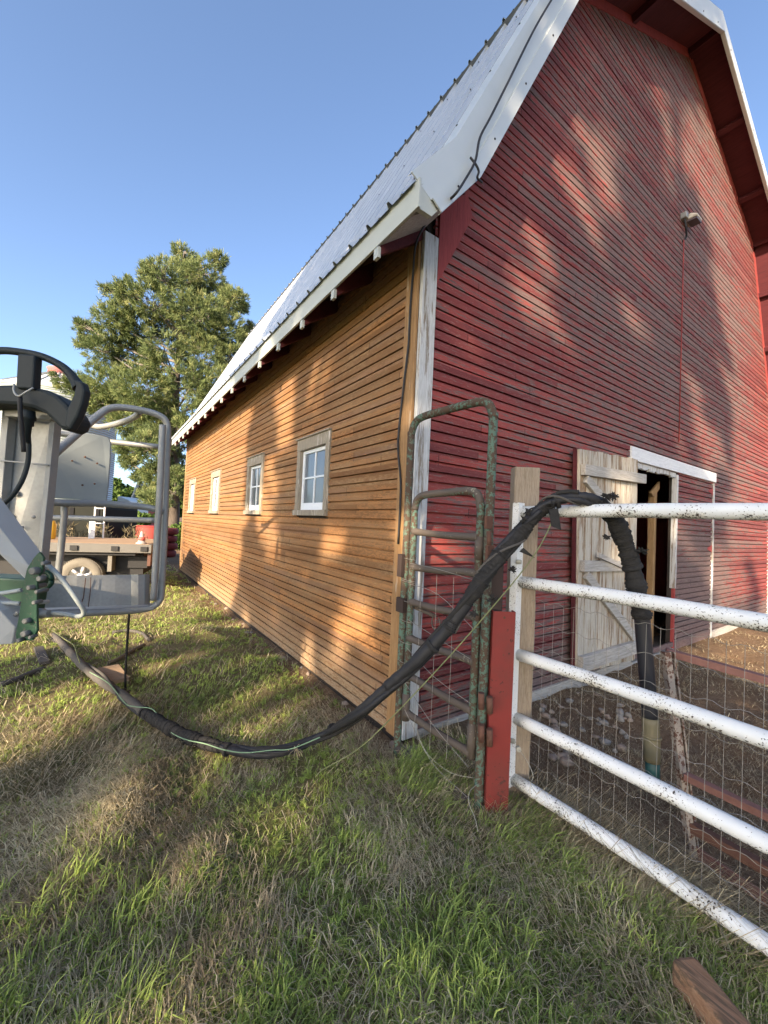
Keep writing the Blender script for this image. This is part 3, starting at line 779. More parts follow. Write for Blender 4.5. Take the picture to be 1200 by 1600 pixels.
# cable along the rake and down the corner
mb = MB()
pts = [ony(880, -30, YR - .05), ony(838, 40, YR - .05), ony(793, 130, YR - .05), ony(768, 180, YR - .05), ony(750, 215, YR - .05), ony(743, 250, YR - .06), ony(729, 277, YR - .06), ony(708, 307, YR - .05), ony(682, 325, YG - .10), ony(660, 358, YG - .06), onx(649, 385, -.06), onx(645, 430, -.035), onx(641, 480, -.035), onx(638, 540, -.035), onx(631, 600, -.035), onx(622, 690, -.035), onx(626, 760, -.035), onx(622, 850, -.035)]
mb.tube(pts, 0.0075, 8, 6)
tag(mb.build('cable', m_black, None, True), 'thin black cable draped over the white roof trim and down the barn corner', 'cable')
mb = MB(); mb.tube([ony(735, 246, YR - .03), ony(744, 258, YR - .05), ony(748, 268, YR - .05), ony(746, 278, YR - .04), ony(753, 285, YR - .03)], 0.007, 8, 6)
tag(mb.build('cable', m_black, None, True), 'short loose black cable end crossing the roof trim corner', 'cable')

# ------------------------------------------------------------------ white five-rail gate
GX = 0.19
wg = empty('farm_gate', (GX, -0.86, 0), 'white five-rail tubular farm gate speckled with rust chips', 'gate')
GE = -4.3
railz = [1.505, 1.127, 0.739, 0.403, 0.084]
for z in railz:
    mb = MB(); mb.tube([(GX, -0.87 - (GE + .87) * -k / 6, z + (0.004 if k % 2 else -.002)) for k in range(7)], 0.031, 20, 5)
    mb.build('rail', m_white_gate, wg, True)
mb = MB()
x0, y0 = GX - .045, -0.80
pl = [(GX - .045, -0.872), (GX + .040, -0.872), (GX + .040, -0.832), (GX + .034, -0.832), (GX + .034, -0.866), (GX - .039, -0.866), (GX - .039, -0.832), (GX - .045, -0.832)]
mb.prism([(p[0], p[1], 0.05) for p in pl], (0, 0, 1.50)); mb.build('end_channel', m_white_gate, wg)
mb = MB(); mb.box((GX - .035, GE - .04, 0.05), (GX + .035, GE, 1.55)); mb.build('end_channel', m_white_gate, wg)
for y in (-2.55,):
    mb = MB(); mb.box((GX - .04, y - .025, 0.06), (GX - .033, y + .025, 1.53)); mb.build('stay_strap', m_white_gate, wg)
for zz in (1.235, 0.30):
    mb = MB(); mb.cyl((GX - .05, -0.87, zz), (GX - .04, -.895, zz), 0.012, seg=10); mb.build('insulator', m_string, wg, True)

# wire mesh tied on the back of the gate
mb = MB(); MX = GX + 0.045
hz = [1.022, 0.905, 0.79, 0.665, 0.54, 0.42, 0.30, 0.19, 0.09]
ph = rng.random(len(hz)) * 6
def wy(z, y): return (vnoise(y, z * 3, 1.3, 21) - .5) * 0.02
for i, z in enumerate(hz):
    pts = []
    y = -0.91
    while y > -4.25:
        k = int(round(-y / 0.026)); pts.append((MX + 0.003 * math.sin(k), y, z + (0.008 if k % 4 < 2 else -0.004) + (vnoise(y, i, 2.0, 4) - .5) * 0.022)); y -= 0.026
    mb.tube(pts, 0.0011, 5, 1)
y = -0.93
while y > -4.25:
    dx = (vnoise(y, 0, 3.0, 9) - .5) * 0.02
    mb.tube([(MX + dx * .3, y + dx * .4, 1.03), (MX, y, 0.6), (MX + dx, y - dx * .4, 0.07)], 0.0010, 5, 3); y -= 0.053
tag(mb.build('wire_mesh', m_wire, None), 'sagging galvanised welded wire mesh tied behind the white gate rails', 'wire mesh')

# wooden post behind the gate end
def postbox(x0, y0, z0, x1, y1, z1, name, mat, bevel, parent=None):
    q = MB(); q.box((x0, y0, z0), (x1, y1, z1)); return q.build(name, mat, parent, bevel=bevel)
q = MB(); a = at(803, 1235, 2.17); b = at(805, 729, 2.17); c = at(844, 722, 2.17)
wv = np.array([0.137 * .819, -0.137 * .573, 0]); fv = np.array([0.075 * .573, 0.075 * .819, 0])
base = np.array([b[0], b[1], -0.15])
q.prism([base, base + wv, base + wv + fv, base + fv], (0, 0, b[2] + .15))
tag(q.build('wooden_post', m_post, None, bevel=0.004), 'tan rough-sawn wooden post standing behind the hinge end of the white gate', 'post')

# steel hinge post and red channel
D0 = 2.04
hp = empty('steel_post', tuple(gnd(788, 1250)), 'steel fence post with bolted red channel between green gate and white gate', 'post')
rt = np.array([.819, -.573, 0]); fw = np.array([.573, .819, 0])
b = at(764, 870, D0 + .02); base = np.array([b[0], b[1], -0.1])
q = MB(); q.prism([base, base + rt * .080, base + rt * .080 + fw * .07, base + fw * .07], (0, 0, at(780, 868, D0)[2] + .1)); q.build('post_tube', m_dark_post, hp, bevel=0.005)
b = at(771, 957, D0 - .04); zt = at(771, 955, D0 - .04)[2]; base = np.array([b[0], b[1], -0.02])
q = MB(); W = 0.108
pl = [base - rt*.004, base + rt * W, base + rt * W + fw * .05, base + rt * (W - .006) + fw * .05, base + rt * (W - .006) + fw * .006, base + rt * .002 + fw * .006, base + rt * .002 + fw * .03, base - rt * .004 + fw * .03]
vs = []
for p in pl:
    vs.append(p)
lean = rt * 0.004
q.prism(pl, np.array([0, 0, zt + .02]) + lean); ch = q.build('red_channel', m_red_post, hp)
q = MB()
for (px, py) in ((788, 965), (786, 1023), (785, 1083), (783, 1152), (778, 1235), (781, 1195)):
    c = at(px, py, D0 - .042); q = MB(); q.lathe(c, (-.573, -.819, 0), [(0.006, -.002), (0.006, .003), (0.002, .005)], 8); q.build('bolt_head', m_rust, ch)


# ------------------------------------------------------------------ green walk-through gate frame
gA = np.array([-0.107, -0.237, 0.0]); gB = np.array([-0.05, -0.80, 0.0])      # left and right legs
gb = gnd(747, 1268, -0.02)
gB = np.array([gb[0], gb[1], 0]); gdir = (gB - gA) / np.linalg.norm(gB - gA); gn = np.array([gdir[1], -gdir[0], 0])
fr_ = empty('gate_frame', tuple(gA), 'tall flaking green pipe gateway arch standing beside the barn corner', 'gate frame')
def leg_top(a, z): return a + np.array([0, 0, z])
TL = at(637, 700, 2.48); TR = at(757, 680, 2.0)
q = MB()
pts = [gA + (0, 0, -.1), gA + (0, 0, 0.8), leg_top(gA, 1.75), TL * 0 + np.array([gA[0], gA[1], 1.95]) ]
def archpath(A, B, zt_a, zt_b, zb, r=0.10):
    d = (B - A) / np.linalg.norm(B - A)
    P = [A + (0, 0, zb), A + (0, 0, zt_a * .5), A + (0, 0, zt_a - r * 1.6), A + (0, 0, zt_a - r), A + d * r * .3 + (0, 0, zt_a - r * .28), A + d * r + (0, 0, zt_a + .002),
         (A + B) / 2 + (0, 0, (zt_a + zt_b) / 2 + .004), B - d * r + (0, 0, zt_b), B - d * r * .3 + (0, 0, zt_b - r * .28), B + (0, 0, zt_b - r), B + (0, 0, zt_b - r * 1.6), B + (0, 0, zt_b * .5), B + (0, 0, zb)]
    return P
q.tube(archpath(gA, gB, 2.07, 2.08, -0.08), 0.0235, 14, 6); q.build('arch_pipe', m_green_gate, fr_, True)
for (z0, z1, wd) in ((1.30, 1.62, .02), ):
    pass
for (px, py0, py1) in ((760, 806, 826), (762, 852, 876)):
    q = MB(); c0 = at(px, py0, 1.99); c1 = at(px, py1, 1.99); q.box(np.minimum(c0, c1) - (.012, .012, 0), np.maximum(c0, c1) + (.035, .004, 0)); q.build('hinge_lug', m_rust, fr_, bevel=0.003)
for (py0, py1) in ((1087, 1112), (1137, 1163)):
    for dx in (-9, 4):
        q = MB(); q.cyl(at(761 + dx, py0 + dx * .5, 1.95), at(761 + dx, py1 + dx * .5, 1.95), 0.0155, seg=12); q.build('hinge_sleeve', m_rust, fr_, True)
q = MB(); q.cyl(at(764, 830, 2.0), at(764, 856, 2.0), 0.012, seg=10); q.build('hinge_pin', m_rust, fr_, True)
q = MB(); q.box(gA + (-.05, -.02, 1.08), gA + (-.02, .02, 1.22)); q.build('latch_catch', m_dark_post, fr_, bevel=0.003)
q = MB(); q.box(gA + (-.035, -.035, .86), gA + (.02, .035, .95)); q.build('latch_sleeve', m_dark_post, fr_, bevel=0.003)
# threshold pipe half buried in the grass
q = MB(); q.tube([gA + (.0, 0, .03), gA * .5 + gB * .5 + (0, 0, 0.0), gB + (0, 0, -.005)], 0.024, 12, 4); q.build('threshold_pipe', m_brown_pipe, fr_, True)

gg = empty('walk_gate', tuple(gA + gdir * .05), 'narrow rusty green pipe gate with six rungs inside the green arch', 'gate')
hA = gA + gdir * 0.060; hB = gB - gdir * 0.055
q = MB(); q.tube(archpath(hA, hB, 1.585, 1.60, 0.22, 0.085), 0.0215, 14, 6, ); q.build('outer_pipe', m_green_gate, gg, True)
q = MB(); q.tube([hA + (0, 0, 1.50), hA + gdir * .02 + (0, 0, 1.56), hA + gdir * .08 + (0, 0, 1.5875), hA * .5 + hB * .5 + (0, 0, 1.597), hB - gdir * .08 + (0, 0, 1.6025), hB - gdir * .02 + (0, 0, 1.575), hB + (0, 0, 1.50)], 0.0222, 14, 6); q.build('top_bend', m_brown_pipe, gg, True)
for (za, zb) in ((1.365, 1.355), (1.15, 1.165), (0.935, 0.94), (0.715, 0.71), (0.49, 0.46), (0.265, 0.245)):
    q = MB(); q.tube([hA + (0, 0, za), hA + gdir * .07 + (0, 0, za - .004), hA * .5 + hB * .5 + (0, 0, (za + zb) / 2 - .006), hB - gdir * .09 + (0, 0, zb), hB + (0, 0, zb)], [0.027, .021, .0205, .021, .021, .021, .028], 14, 4); q.build('rung', m_brown_pipe, gg, True)
for (A_, z0, z1) in ((hB, 1.24, 1.36), (hB, .22, .40), (hA, .22, .38)):
    q = MB(); q.cyl(A_ + (0, 0, z0), A_ + (0, 0, z1), 0.025, seg=14); q.build('pipe_coupling', m_brown_pipe, gg, True)
q = MB(); c = hA + gn * -.03 + (0, 0, .90)
q.tube([c, c + gdir * .10 + (0, 0, -.012), c + gdir * .17 + (0, 0, -.02)], 0.012, 10, 4)
rc_ = c + gdir * .185 + (0, 0, -.06)
q.tube([rc_ + gdir * .032 * math.cos(t) + np.array([0, 0, .04 * math.sin(t)]) for t in np.linspace(1.6, 7.3, 16)], 0.0045, 8, 2)
q.build('latch_rod', m_brown_pipe, gg, True)
# mesh and twine on the walk gate
q = MB()
for f in (0.22, 0.47, 0.72):
    p = hA * (1 - f) + hB * f + gn * .03; q.tube([p + (0, 0, 1.13), p + (0.004, 0, .7), p + (0, 0, .16)], 0.0015, 5, 3)
for (za, zm, zb) in ((1.17, 1.16, 1.13), (1.045, 1.02, .88), (.83, .78, .72), (.66, .56, .50), (.45, .30, .18), (.30, .10, 0.03)):
    q.tube([hA + gn * .02 + (0, 0, za), hA * .5 + hB * .5 + gn * .03 + (0, 0, zm), hB + gn * .02 + (0, 0, zb)], 0.0016, 5, 4)
tag(q.build('wire_mesh', m_wire, None), 'few loose wires of old mesh strung across the narrow green gate', 'wire mesh')
q = MB()
for zz in (1.19, 1.06, 1.05, .93, .81, .68, .56, .45):
    for k in range(1):
        c = hA * .6 + gA * .4 + (0, 0, zz); r = .052
        q.tube([c + gdir * r * math.cos(t) + gn * .030 * math.sin(t) + np.array([0, 0, .004 * t]) for t in np.linspace(0, 6.4, 14)], 0.0016, 5, 2)
tag(q.build('tie_wires', m_wire, None), 'row of thin wire ties looped around the green gate legs', 'wire tie')
q = MB(); p0 = at(668, 1180, 2.2); 
q.tube([hA + gn * -.03 + (0, 0, .33), at(660, 1165, 2.35), at(700, 1205, 2.16), gB + gdir * -.02 + gn * -.03 + (0, 0, .12), gB + gdir * .03 + gn * -.03 + (0, 0, .13)], 0.0013, 6, 6)
q.tube([gB + gn * -.03 + (0, 0, .12), at(735, 1235, 1.90), at(733, 1255, 1.85), at(742, 1278, 1.80), at(747, 1300, 1.76)], 0.0013, 6, 6)
tag(q.build('twine', m_string, None, True), 'pale twine tied low across the green gate and trailing into the grass', 'twine')
q = MB(); q.tube([at(810, 1170, 1.98), at(824, 1190, 1.9), at(833, 1212, 1.85), at(829, 1225, 1.86), at(838, 1240, 1.84)], 0.0014, 6, 6)
q.lathe(at(810, 1170, 1.98), (-.5, -.8, 0), [(0.012, -.01), (0.012, .01)], 10)
tag(q.build('twine', m_string, None, True), 'loose white string hanging at the foot of the wooden post', 'twine')

# ------------------------------------------------------------------ hose bundle
hs = empty('hose_bundle', tuple(gnd(195, 1085)), 'thick black wrapped hose bundle sagging over grass and hung over the gate', 'hose')
Hp = [at(*p) for p in ((84, 992, 3.90), (112, 1022, 3.60), (135, 1046, 3.42), (165, 1068, 3.22), (192, 1090, 3.05), (225, 1115, 2.86), (262, 1138, 2.70), (300, 1155, 2.54), (345, 1170, 2.41), (400, 1179, 2.30), (452, 1172, 2.18), (510, 1146, 2.08), (560, 1112, 2.01), (605, 1073, 1.95), (650, 1034, 1.90), (700, 982, 1.87), (738, 928, 1.86), (778, 872, 1.88), (812, 834, 1.915), (842, 800, 1.93), (872, 781, 1.90), (905, 776, 1.865), (935, 783, 1.86), (957, 806, 1.88), (972, 838, 1.90), (984, 872, 1.91), (996, 925, 1.91))]
for _i in range(0, 12):
    _px, _py = ((84, 992), (112, 1022), (135, 1046), (165, 1068), (192, 1086), (225, 1112), (262, 1136), (300, 1154), (345, 1168), (400, 1179), (452, 1172), (510, 1146))[_i]
    _z = (.04, .05, .06, .07, .09, .085, .075, .075, .08, .09, .13, .20)[_i]
    Hp[_i] = gnd(_px, _py, _z)
def wrapped(path, r0, seed, amp=0.16):
    P = cr(path, 10); n = len(P); out = []
    for i in range(n):
        out.append(r0 * (1 + amp * (vnoise(i * .35, seed, 1.0, seed) - .5) * 2 + 0.07 * math.sin(i * 1.9 + seed)))
    return P, out
def seg_tube(path, r, name, mat, seed=1, amp=.16, seg=14):
    P, Rr = wrapped(path, 1.0, seed, amp)
    if hasattr(r, '__len__'): rr = np.interp(np.linspace(0, 1, len(P)), np.linspace(0, 1, len(r)), r)
    else: rr = np.full(len(P), r)
    q = MB(); q.tube(P, [a * b * HS for a, b in zip(rr, Rr)], seg, 1)
    if mat is m_tape:            # overlapping spiral turns of the wrap
        for sp in range(2):
            n = len(P); T0 = None; hx = []
            steps = n * 9
            Pn = np.array(P)
            for k in range(steps):
                f = k / (steps - 1) * (n - 1); i = min(int(f), n - 2); c = Pn[i] * (1 - (f - i)) + Pn[i+1] * (f - i); T = Pn[min(i+1, n-1)] - Pn[max(i-1, 0)]; T = T / np.linalg.norm(T)
                u = np.cross(T, (0, .3, 1)); u /= np.linalg.norm(u); v = np.cross(T, u); a_ = k * .62 + sp * 2.1; rr_ = rr[i] * Rr[i] * HS * (1.0 + .05 * math.sin(k * .37 + sp))
                hx.append(c + (u * math.cos(a_) + v * math.sin(a_)) * rr_)
            q.tube(hx, .0042 if sp == 0 else .0028, 5, 1)
    return q.build(name, mat, hs, True)
for _k in range(27): pass
HS = .70
seg_tube(Hp[0:6], [.040, .045, .048, .044, .045], 'hose_sleeve', m_hose_dusty, 3)
seg_tube(Hp[5:9], [.045, .052, .048, .046], 'hose_wrap', m_tape, 5, .22)
seg_tube(Hp[8:14], [.034, .031, .031, .034], 'hose', m_black, 6, .06)
seg_tube(Hp[13:17], [.036, .040, .043, .045], 'hose', m_black, 7, .10)
seg_tube(Hp[15:21], [.042, .047, .045, .040, .036], 'hose_wrap', m_tape, 8, .22)
seg_tube(Hp[20:24], [.034, .031, .033, .040], 'hose', m_black, 9, .10)
seg_tube(Hp[22:27] + [at(1003, 965, 1.91)], [.040, .050, .053, .055, .053], 'hose_wrap', m_tape, 11, .16)
# thinner hoses twisted around the bundle
def around(path, rad, turns, ph, off=0.0):
    P = cr(path, 8); n = len(P); out = []; u = None
    for i in range(n):
        T = P[min(i+1, n-1)] - P[max(i-1, 0)]; T /= np.linalg.norm(T)
        if u is None: u = np.cross(T, (0, 0, 1)); u /= np.linalg.norm(u)
        u = u - T * (u @ T); u /= np.linalg.norm(u); v = np.cross(T, u); a = ph + turns * 2 * math.pi * i / n
        out.append(P[i] + (u * math.cos(a) + v * math.sin(a)) * rad)
    return out
for (s0, s1, rad, tr, phs, r, mt, nm) in ((4, 23, .024, 2.2, 0.3, .015, m_black, 'thin_hose'), (7, 20, .025, 1.6, 2.4, .014, m_black, 'thin_hose'), (9, 22, .029, 2.2, 4.2, .011, m_tape, 'thin_hose'), (9, 21, .031, 1.1, 5.4, .006, m_black, 'thin_hose'), (15, 23, .036, 2.4, 1.4, .006, m_hose_dusty, 'thin_hose'),
                                          (0, 5, .04, .8, 1.0, .012, m_hose_dusty, 'thin_hose')):
    q = MB(); q.tube(around(Hp[s0:s1], rad, tr, phs), r, 8, 1); q.build(nm, mt, hs, True)
# tape turns, knots and frayed ends
q = MB()
P = cr(Hp, 10); 
def ringat(i, r, th):
    q = MB(); T = P[i+1] - P[i-1]; T /= np.linalg.norm(T); q.lathe(P[i] - T * th, T + (rng.random(3) - .5) * .25, [(r * .93, 0), (r, th * .4), (r, th * 1.6), (r * .93, th * 2)], 14); q.build('tape_turn', m_tape, hs, True)
for i in (50, 60, 71, 82): ringat(i, .036 + rng.random() * .005, .010)
for i in (145, 163, 181, 199): ringat(i, .036 + rng.random() * .005, .010)
for i in (229, 241, 253): ringat(i, .042 + rng.random() * .005, .010)
ringat(112, .034, .012)
q = MB()
def fray(c, n, L, r=.004):
    for k in range(n):
        d = rng.normal(size=3); d /= np.linalg.norm(d); e = d + rng.normal(size=3) * .5
        q.tube([c, c + d * L * .5, c + d * L * .6 + e * L * .35], [r, r, r * .3], 5, 3)
for (px, py, D, n, L) in ((826, 800, 1.88, 10, .045), (818, 812, 1.88, 8, .04), (862, 786, 1.86, 8, .03), (958, 776, 1.80, 14, .045), (948, 775, 1.80, 8, .04), (770, 938, 1.84, 12, .05), (800, 890, 1.88, 8, .04), (1003, 860, 1.86, 6, .05), (740, 960, 1.83, 8, .04), (948, 838, 1.86, 6, .03)):
    q = MB(); fray(at(px, py, D), n + 6, L * .55, .005); q.build('frayed_tape', m_tape, hs, True)
q = MB(); a_, b_ = at(868, 812, 1.86), at(878, 826, 1.85)
q.prism([at(858, 796, 1.87), at(872, 794, 1.87), at(877, 828, 1.85), at(862, 822, 1.85)], fw * .006); q.build('loose_tape', m_tape, hs); q = MB(); q.prism([at(818, 856, 1.86), at(836, 872, 1.86), at(832, 868, 1.86), at(812, 862, 1.86)], fw * .006)
q.build('loose_tape', m_tape, hs)
# straw tied at the bundle
q = MB()
for k in range(12):
    c = at(462, 1170, 2.17); d = rng.normal(size=3) * (.016, .016, .012); q.tube([c + d * .2, c + d * 1.2, c + d * 1.6 + (0, 0, -.01)], .0018, 4, 2)
q.build('straw_tie', flat_mat('straw_tie', (.30, .24, .15), .9), hs)
# down pipe on the yard side of the gate
dp = [at(1001, 940, 1.92), at(1006, 1000, 1.915), at(1011, 1060, 1.91), at(1016, 1122, 1.905)]
q = MB(); q.tube(dp, .034, 20, 6); q.build('down_pipe', flat_mat('smooth_black_pipe', (0.02, 0.021, 0.026), 0.38, 0, .2), hs, True)
q = MB(); q.tube([at(1016, 1120, 1.905), at(1018, 1160, 1.90), at(1019, 1188, 1.90)], .036, 18, 4); q.lathe(at(1018, 1150, 1.90), (0, 0, 1), [(.040, -.006), (.042, 0), (.040, .006)], 18)
q.build('pipe_fitting', flat_mat('olive_fitting', (0.13, 0.115, 0.07), 0.6), hs, True)
q = MB(); q.cyl(at(1019, 1186, 1.90), at(1020, 1214, 1.90), .030, seg=18); q.build('pipe_end', flat_mat('teal_fitting', (0.015, 0.06, 0.065), 0.5), hs, True)
# cord and earth wire
q = MB(); q.tube([at(500, 1205, 1.98), at(560, 1170, 1.90), at(620, 1113, 1.84), at(700, 1028, 1.80), at(770, 948, 1.79), at(822, 885, 1.81), at(850, 842, 1.84), at(866, 806, 1.88)], 0.0028, 8, 6)
tag(q.build('cord', m_yellowcord, None, True), 'thin yellow-green cord running taut beside the black hose at the gate', 'cord')
q = MB(); q.tube([gnd(a_, b_, c_) for a_, b_, c_ in ((140, 1050, .11), (170, 1068, .12), (195, 1098, .13), (210, 1104, .13), (238, 1108, .12), (252, 1128, .09), (270, 1146, .08), (292, 1156, .09), (320, 1162, .12), (352, 1172, .12), (385, 1176, .13), (425, 1172, .15), (455, 1170, .17), (500, 1152, .25))], 0.0030, 8, 6)
tag(q.build('wire', m_greenwire, None, True), 'thin pale green wire snaking along the hose on the grass', 'wire')
q = MB(); q.tube([at(82, 985, 3.9), at(100, 998, 3.7), at(115, 1008, 3.6), at(120, 1022, 3.5), at(125, 1036, 3.45)], 0.004, 8, 6)
tag(q.build('wire', m_yellowcord, None, True), 'short loop of yellow wire beside the dusty hose end', 'wire')
# strap from the lift basket
q = MB(); q.tube([at(202, 958, 2.92), at(199, 1000, 2.98), at(196, 1050, 3.06), at(196, 1084, 3.13)], .0085, 8, 4); q.tube([at(191, 1078, 3.10), at(196, 1086, 3.06), at(202, 1080, 3.12)], .014, 8, 4)
tag(q.build('strap', m_black, None, True), 'black strap hanging from the lift basket down to the hose', 'strap')
# old hoses on the lawn
q = MB(); q.tube([gnd(0, 1070, .02), gnd(25, 1062, .02), gnd(48, 1052, .02), gnd(68, 1045, .02)], .022, 10, 5)
tag(q.build('hose', m_hose_dusty, None, True), 'grey hose lying in the grass at the left edge', 'hose')
q = MB(); q.tube([gnd(176, 988, .03), gnd(200, 985, .03), gnd(222, 990, .03), gnd(232, 1000, .02)], .018, 10, 5)
tag(q.build('hose', m_hose_dusty, None, True), 'curved end of grey hose in the lawn behind the hanging strap', 'hose')
q = MB(); q.tube([gnd(170, 1036, .02), gnd(185, 1030, .03), gnd(205, 1018, .02), gnd(225, 1008, .02)], .020, 10, 5)
tag(q.build('hose', flat_mat('muddy_hose', (0.13, 0.10, 0.06), 0.9), None, True), 'muddy hose half buried in the lawn near the strap', 'hose')
q = MB(); a_, b_ = gnd(168, 1052, .0), gnd(184, 1072, .0); q.bar(a_ + (0, 0, .05), b_ + (0, 0, .035), .16, .03); tag(q.build('board', wood_mat('old_tan_board', (.28, .19, .12), (.40, .29, .19), 0), None, bevel=.004), 'broken tan board lying in the grass behind the hose', 'board')
q = MB(); q.bar(gnd(60, 1012, .05), gnd(70, 1036, .02), .07, .03); tag(q.build('metal_strip', m_hose_dusty, None, bevel=.003), 'flat grey metal strip lying in the grass beside the dusty hose', 'strip')

# ------------------------------------------------------------------ aerial lift basket
lf = empty('boom_lift', tuple(gnd(60, 1010)), 'grey galvanised basket and dark control console of a green aerial boom lift', 'lift')
def T(name, pts, r, mat=m_galv, sm=6, seg=14): 
    q = MB(); q.tube([at(*p) for p in pts], r, seg, sm); return q.build(name, mat, lf, True)
T('guard_rail', [(84, 710, 2.40), (125, 674, 2.55), (155, 648, 2.66), (172, 638, 2.72), (195, 637, 2.78), (230, 643, 2.86), (250, 650, 2.90), (259, 658, 2.92), (262, 672, 2.93), (261, 700, 2.93), (259, 760, 2.93), (256, 850, 2.93), (252, 925, 2.93), (249, 938, 2.92), (240, 947, 2.90), (218, 953, 2.84), (150, 957, 2.62), (95, 958, 2.48), (60, 960, 2.42)], .0235, sm=7)
T('corner_post', [(254, 664, 2.86), (253, 690, 2.86), (250, 760, 2.86), (246, 830, 2.86), (242, 900, 2.86), (239, 938, 2.86)], .022)
T('guard_rail', [(262, 664, 3.0), (264, 690, 3.0), (263, 700, 3.0)], .018, flat_mat('worn_rail_cap', (.16, .13, .10), .7))
T('inner_loop', [(142, 664, 3.20), (155, 667, 3.15), (175, 664, 3.10), (198, 657, 3.0), (212, 650, 2.93), (219, 643, 2.88)], .0215)
T('mid_rail', [(78, 785, 2.42), (110, 786, 2.50), (160, 787, 2.66), (215, 791, 2.82), (240, 795, 2.88), (255, 800, 2.92)], .0225)
T('lower_rail', [(74, 809, 3.05), (130, 810, 3.12), (200, 812, 3.2), (243, 813, 3.25)], .0215)
T('back_rail', [(84, 676, 3.1), (130, 682, 3.2), (172, 690, 3.25), (250, 698, 3.35)], .0215)
T('upright', [(101, 790, 2.50), (100, 812, 2.50), (95, 860, 2.50), (90, 905, 2.50)], .0195)
T('corner_post', [(258, 800, 2.99), (257, 845, 2.99), (252, 900, 2.99), (246, 940, 2.96)], .016)
# toe board
q = MB()
prof = [(60, 2.44), (120, 2.56), (180, 2.72), (205, 2.80), (216, 2.80), (226, 2.84), (234, 2.90)]
vs = []
for (x, D) in prof:
    vs += [at(x, 900 - (x - 60) * .015, D), at(x, 950 - (x - 60) * .03, D), at(x, 900 - (x - 60) * .015, D + .012), at(x, 950 - (x - 60) * .03, D + .012)]
fs = []
for i in range(len(prof) - 1):
    a_ = i * 4; b_ = a_ + 4
    fs += [(a_, a_+1, b_+1, b_), (a_+2, b_+2, b_+3, a_+3), (a_, b_, b_+2, a_+2), (a_+1, a_+3, b_+3, b_+1)]
fs += [(0, 2, 3, 1), (len(vs)-4, len(vs)-3, len(vs)-1, len(vs)-2)]
q.add(vs, fs); tb = q.build('toe_board', m_galv_sheet, lf)
q = MB(); q.tube([at(134, 903, 2.58), at(132, 920, 2.58), at(130, 935, 2.58), at(124, 948, 2.56)], .0025, 6, 4); q.tube([at(142, 902, 2.60), at(141, 925, 2.60), at(138, 948, 2.60)], .0022, 6, 4); q.build('tie_wire', m_rust, tb)
# platform floor
q = MB(); q.prism([at(60, 957, 2.42), at(240, 948, 2.88), at(225, 930, 3.7), at(60, 930, 3.4)], (0, 0, -.02)); q.build('platform_floor', m_galv_sheet, lf)
# grey side plate
pl = [(86, 716), (92, 704), (128, 676), (140, 677), (160, 681), (169, 684), (172, 692), (171, 720), (168, 760), (165, 786), (150, 783), (120, 780), (84, 778), (85, 745)]
q = MB(); q.prism([at(x, y, 2.56 + (x - 85) * .0028) for x, y in pl], fw * .014); pt = q.build('side_plate', m_plate, lf, bevel=.003)
q = MB()
for (x, y) in ((113, 720), (133, 714), (152, 724), (129, 758), (148, 756)): q = MB(); q.lathe(at(x, y, 2.55 + (x - 85) * .0028), (-.57, -.82, 0), [(.006, -.002), (.006, .003), (.002, .006)], 8); q.build('rivet', m_rust, pt)
q = MB(); q.prism([at(103, 780, 2.6), at(146, 782, 2.7), at(146, 786, 2.7), at(103, 784, 2.6)], fw * .02); q.build('lower_slot', m_black, pt)
# mast: folded channel
Dm = 2.16
q = MB()
q.prism([at(9, 640, Dm), at(82, 650, Dm + .04), at(62, 872, Dm + .04), at(20, 860, Dm), at(-12, 830, Dm), at(-4, 760, Dm)], fw * .008); mast = q.build('mast', m_galv_sheet, lf)
q = MB(); q.prism([at(79, 640, Dm - .05), at(86, 652, Dm - .05), at(64, 880, Dm - .05), at(57, 880, Dm - .05)], fw * .05); q.build('mast_flange', m_galv, lf, bevel=.003)
q = MB(); q.prism([at(4, 630, Dm - .05), at(14, 640, Dm - .05), at(-4, 850, Dm - .05), at(-14, 850, Dm - .05)], fw * .05); q.build('mast_flange', m_galv, lf, bevel=.003)
q = MB()
for (x, y, r) in ((25, 771, .016), (20, 807, .009), (53, 808, .009), (35, 824, .008)): q = MB(); q.lathe(at(x, y, Dm - .002), (-.57, -.82, 0), [(r, -.002), (r, .006), (r * .4, .010)], 12); q.build('bolt_head', m_galv, mast)
T('cross_rod', [(2, 720, Dm - .06), (38, 723, Dm - .06), (76, 727, Dm - .06)], .0045, m_galv)
# console
q = MB()
pl = [(-60, 606), (-20, 602), (0, 600), (20, 600), (52, 604), (70, 608), (88, 617), (102, 630), (112, 643), (118, 655), (112, 668), (104, 672), (94, 670), (82, 658), (70, 646), (52, 638), (30, 633), (0, 631), (-40, 633), (-70, 650)]
q.prism([at(x, y, 1.98) for x, y in pl], fw * .12); con = q.build('control_console', m_console, lf, bevel=.018)
q = MB(); q.tube([at(*p) for p in ((-80, 570, 2.0), (-40, 553, 2.0), (0, 548, 2.0), (30, 550, 2.0), (62, 556, 2.0), (88, 567, 2.0), (106, 580, 2.0), (118, 596, 2.0), (124, 606, 2.0))], [.016, .016, .018, .018, .018, .018, .020, .024, .030], 14, 6); q.build('hoop_rail', m_console, con, True)
q = MB(); q.prism([at(x, y, 1.97) for x, y in ((115, 592), (128, 596), (132, 610), (128, 630), (120, 652), (108, 672), (100, 664), (103, 640), (114, 618), (117, 604))], fw * .05); q.build('hoop_leg', m_console, con, bevel=.01)
q = MB(); q.prism([at(x, y, 1.96) for x, y in ((27, 552), (54, 554), (51, 608), (24, 606))], fw * .05); q.build('console_bracket', m_console, con, bevel=.008)
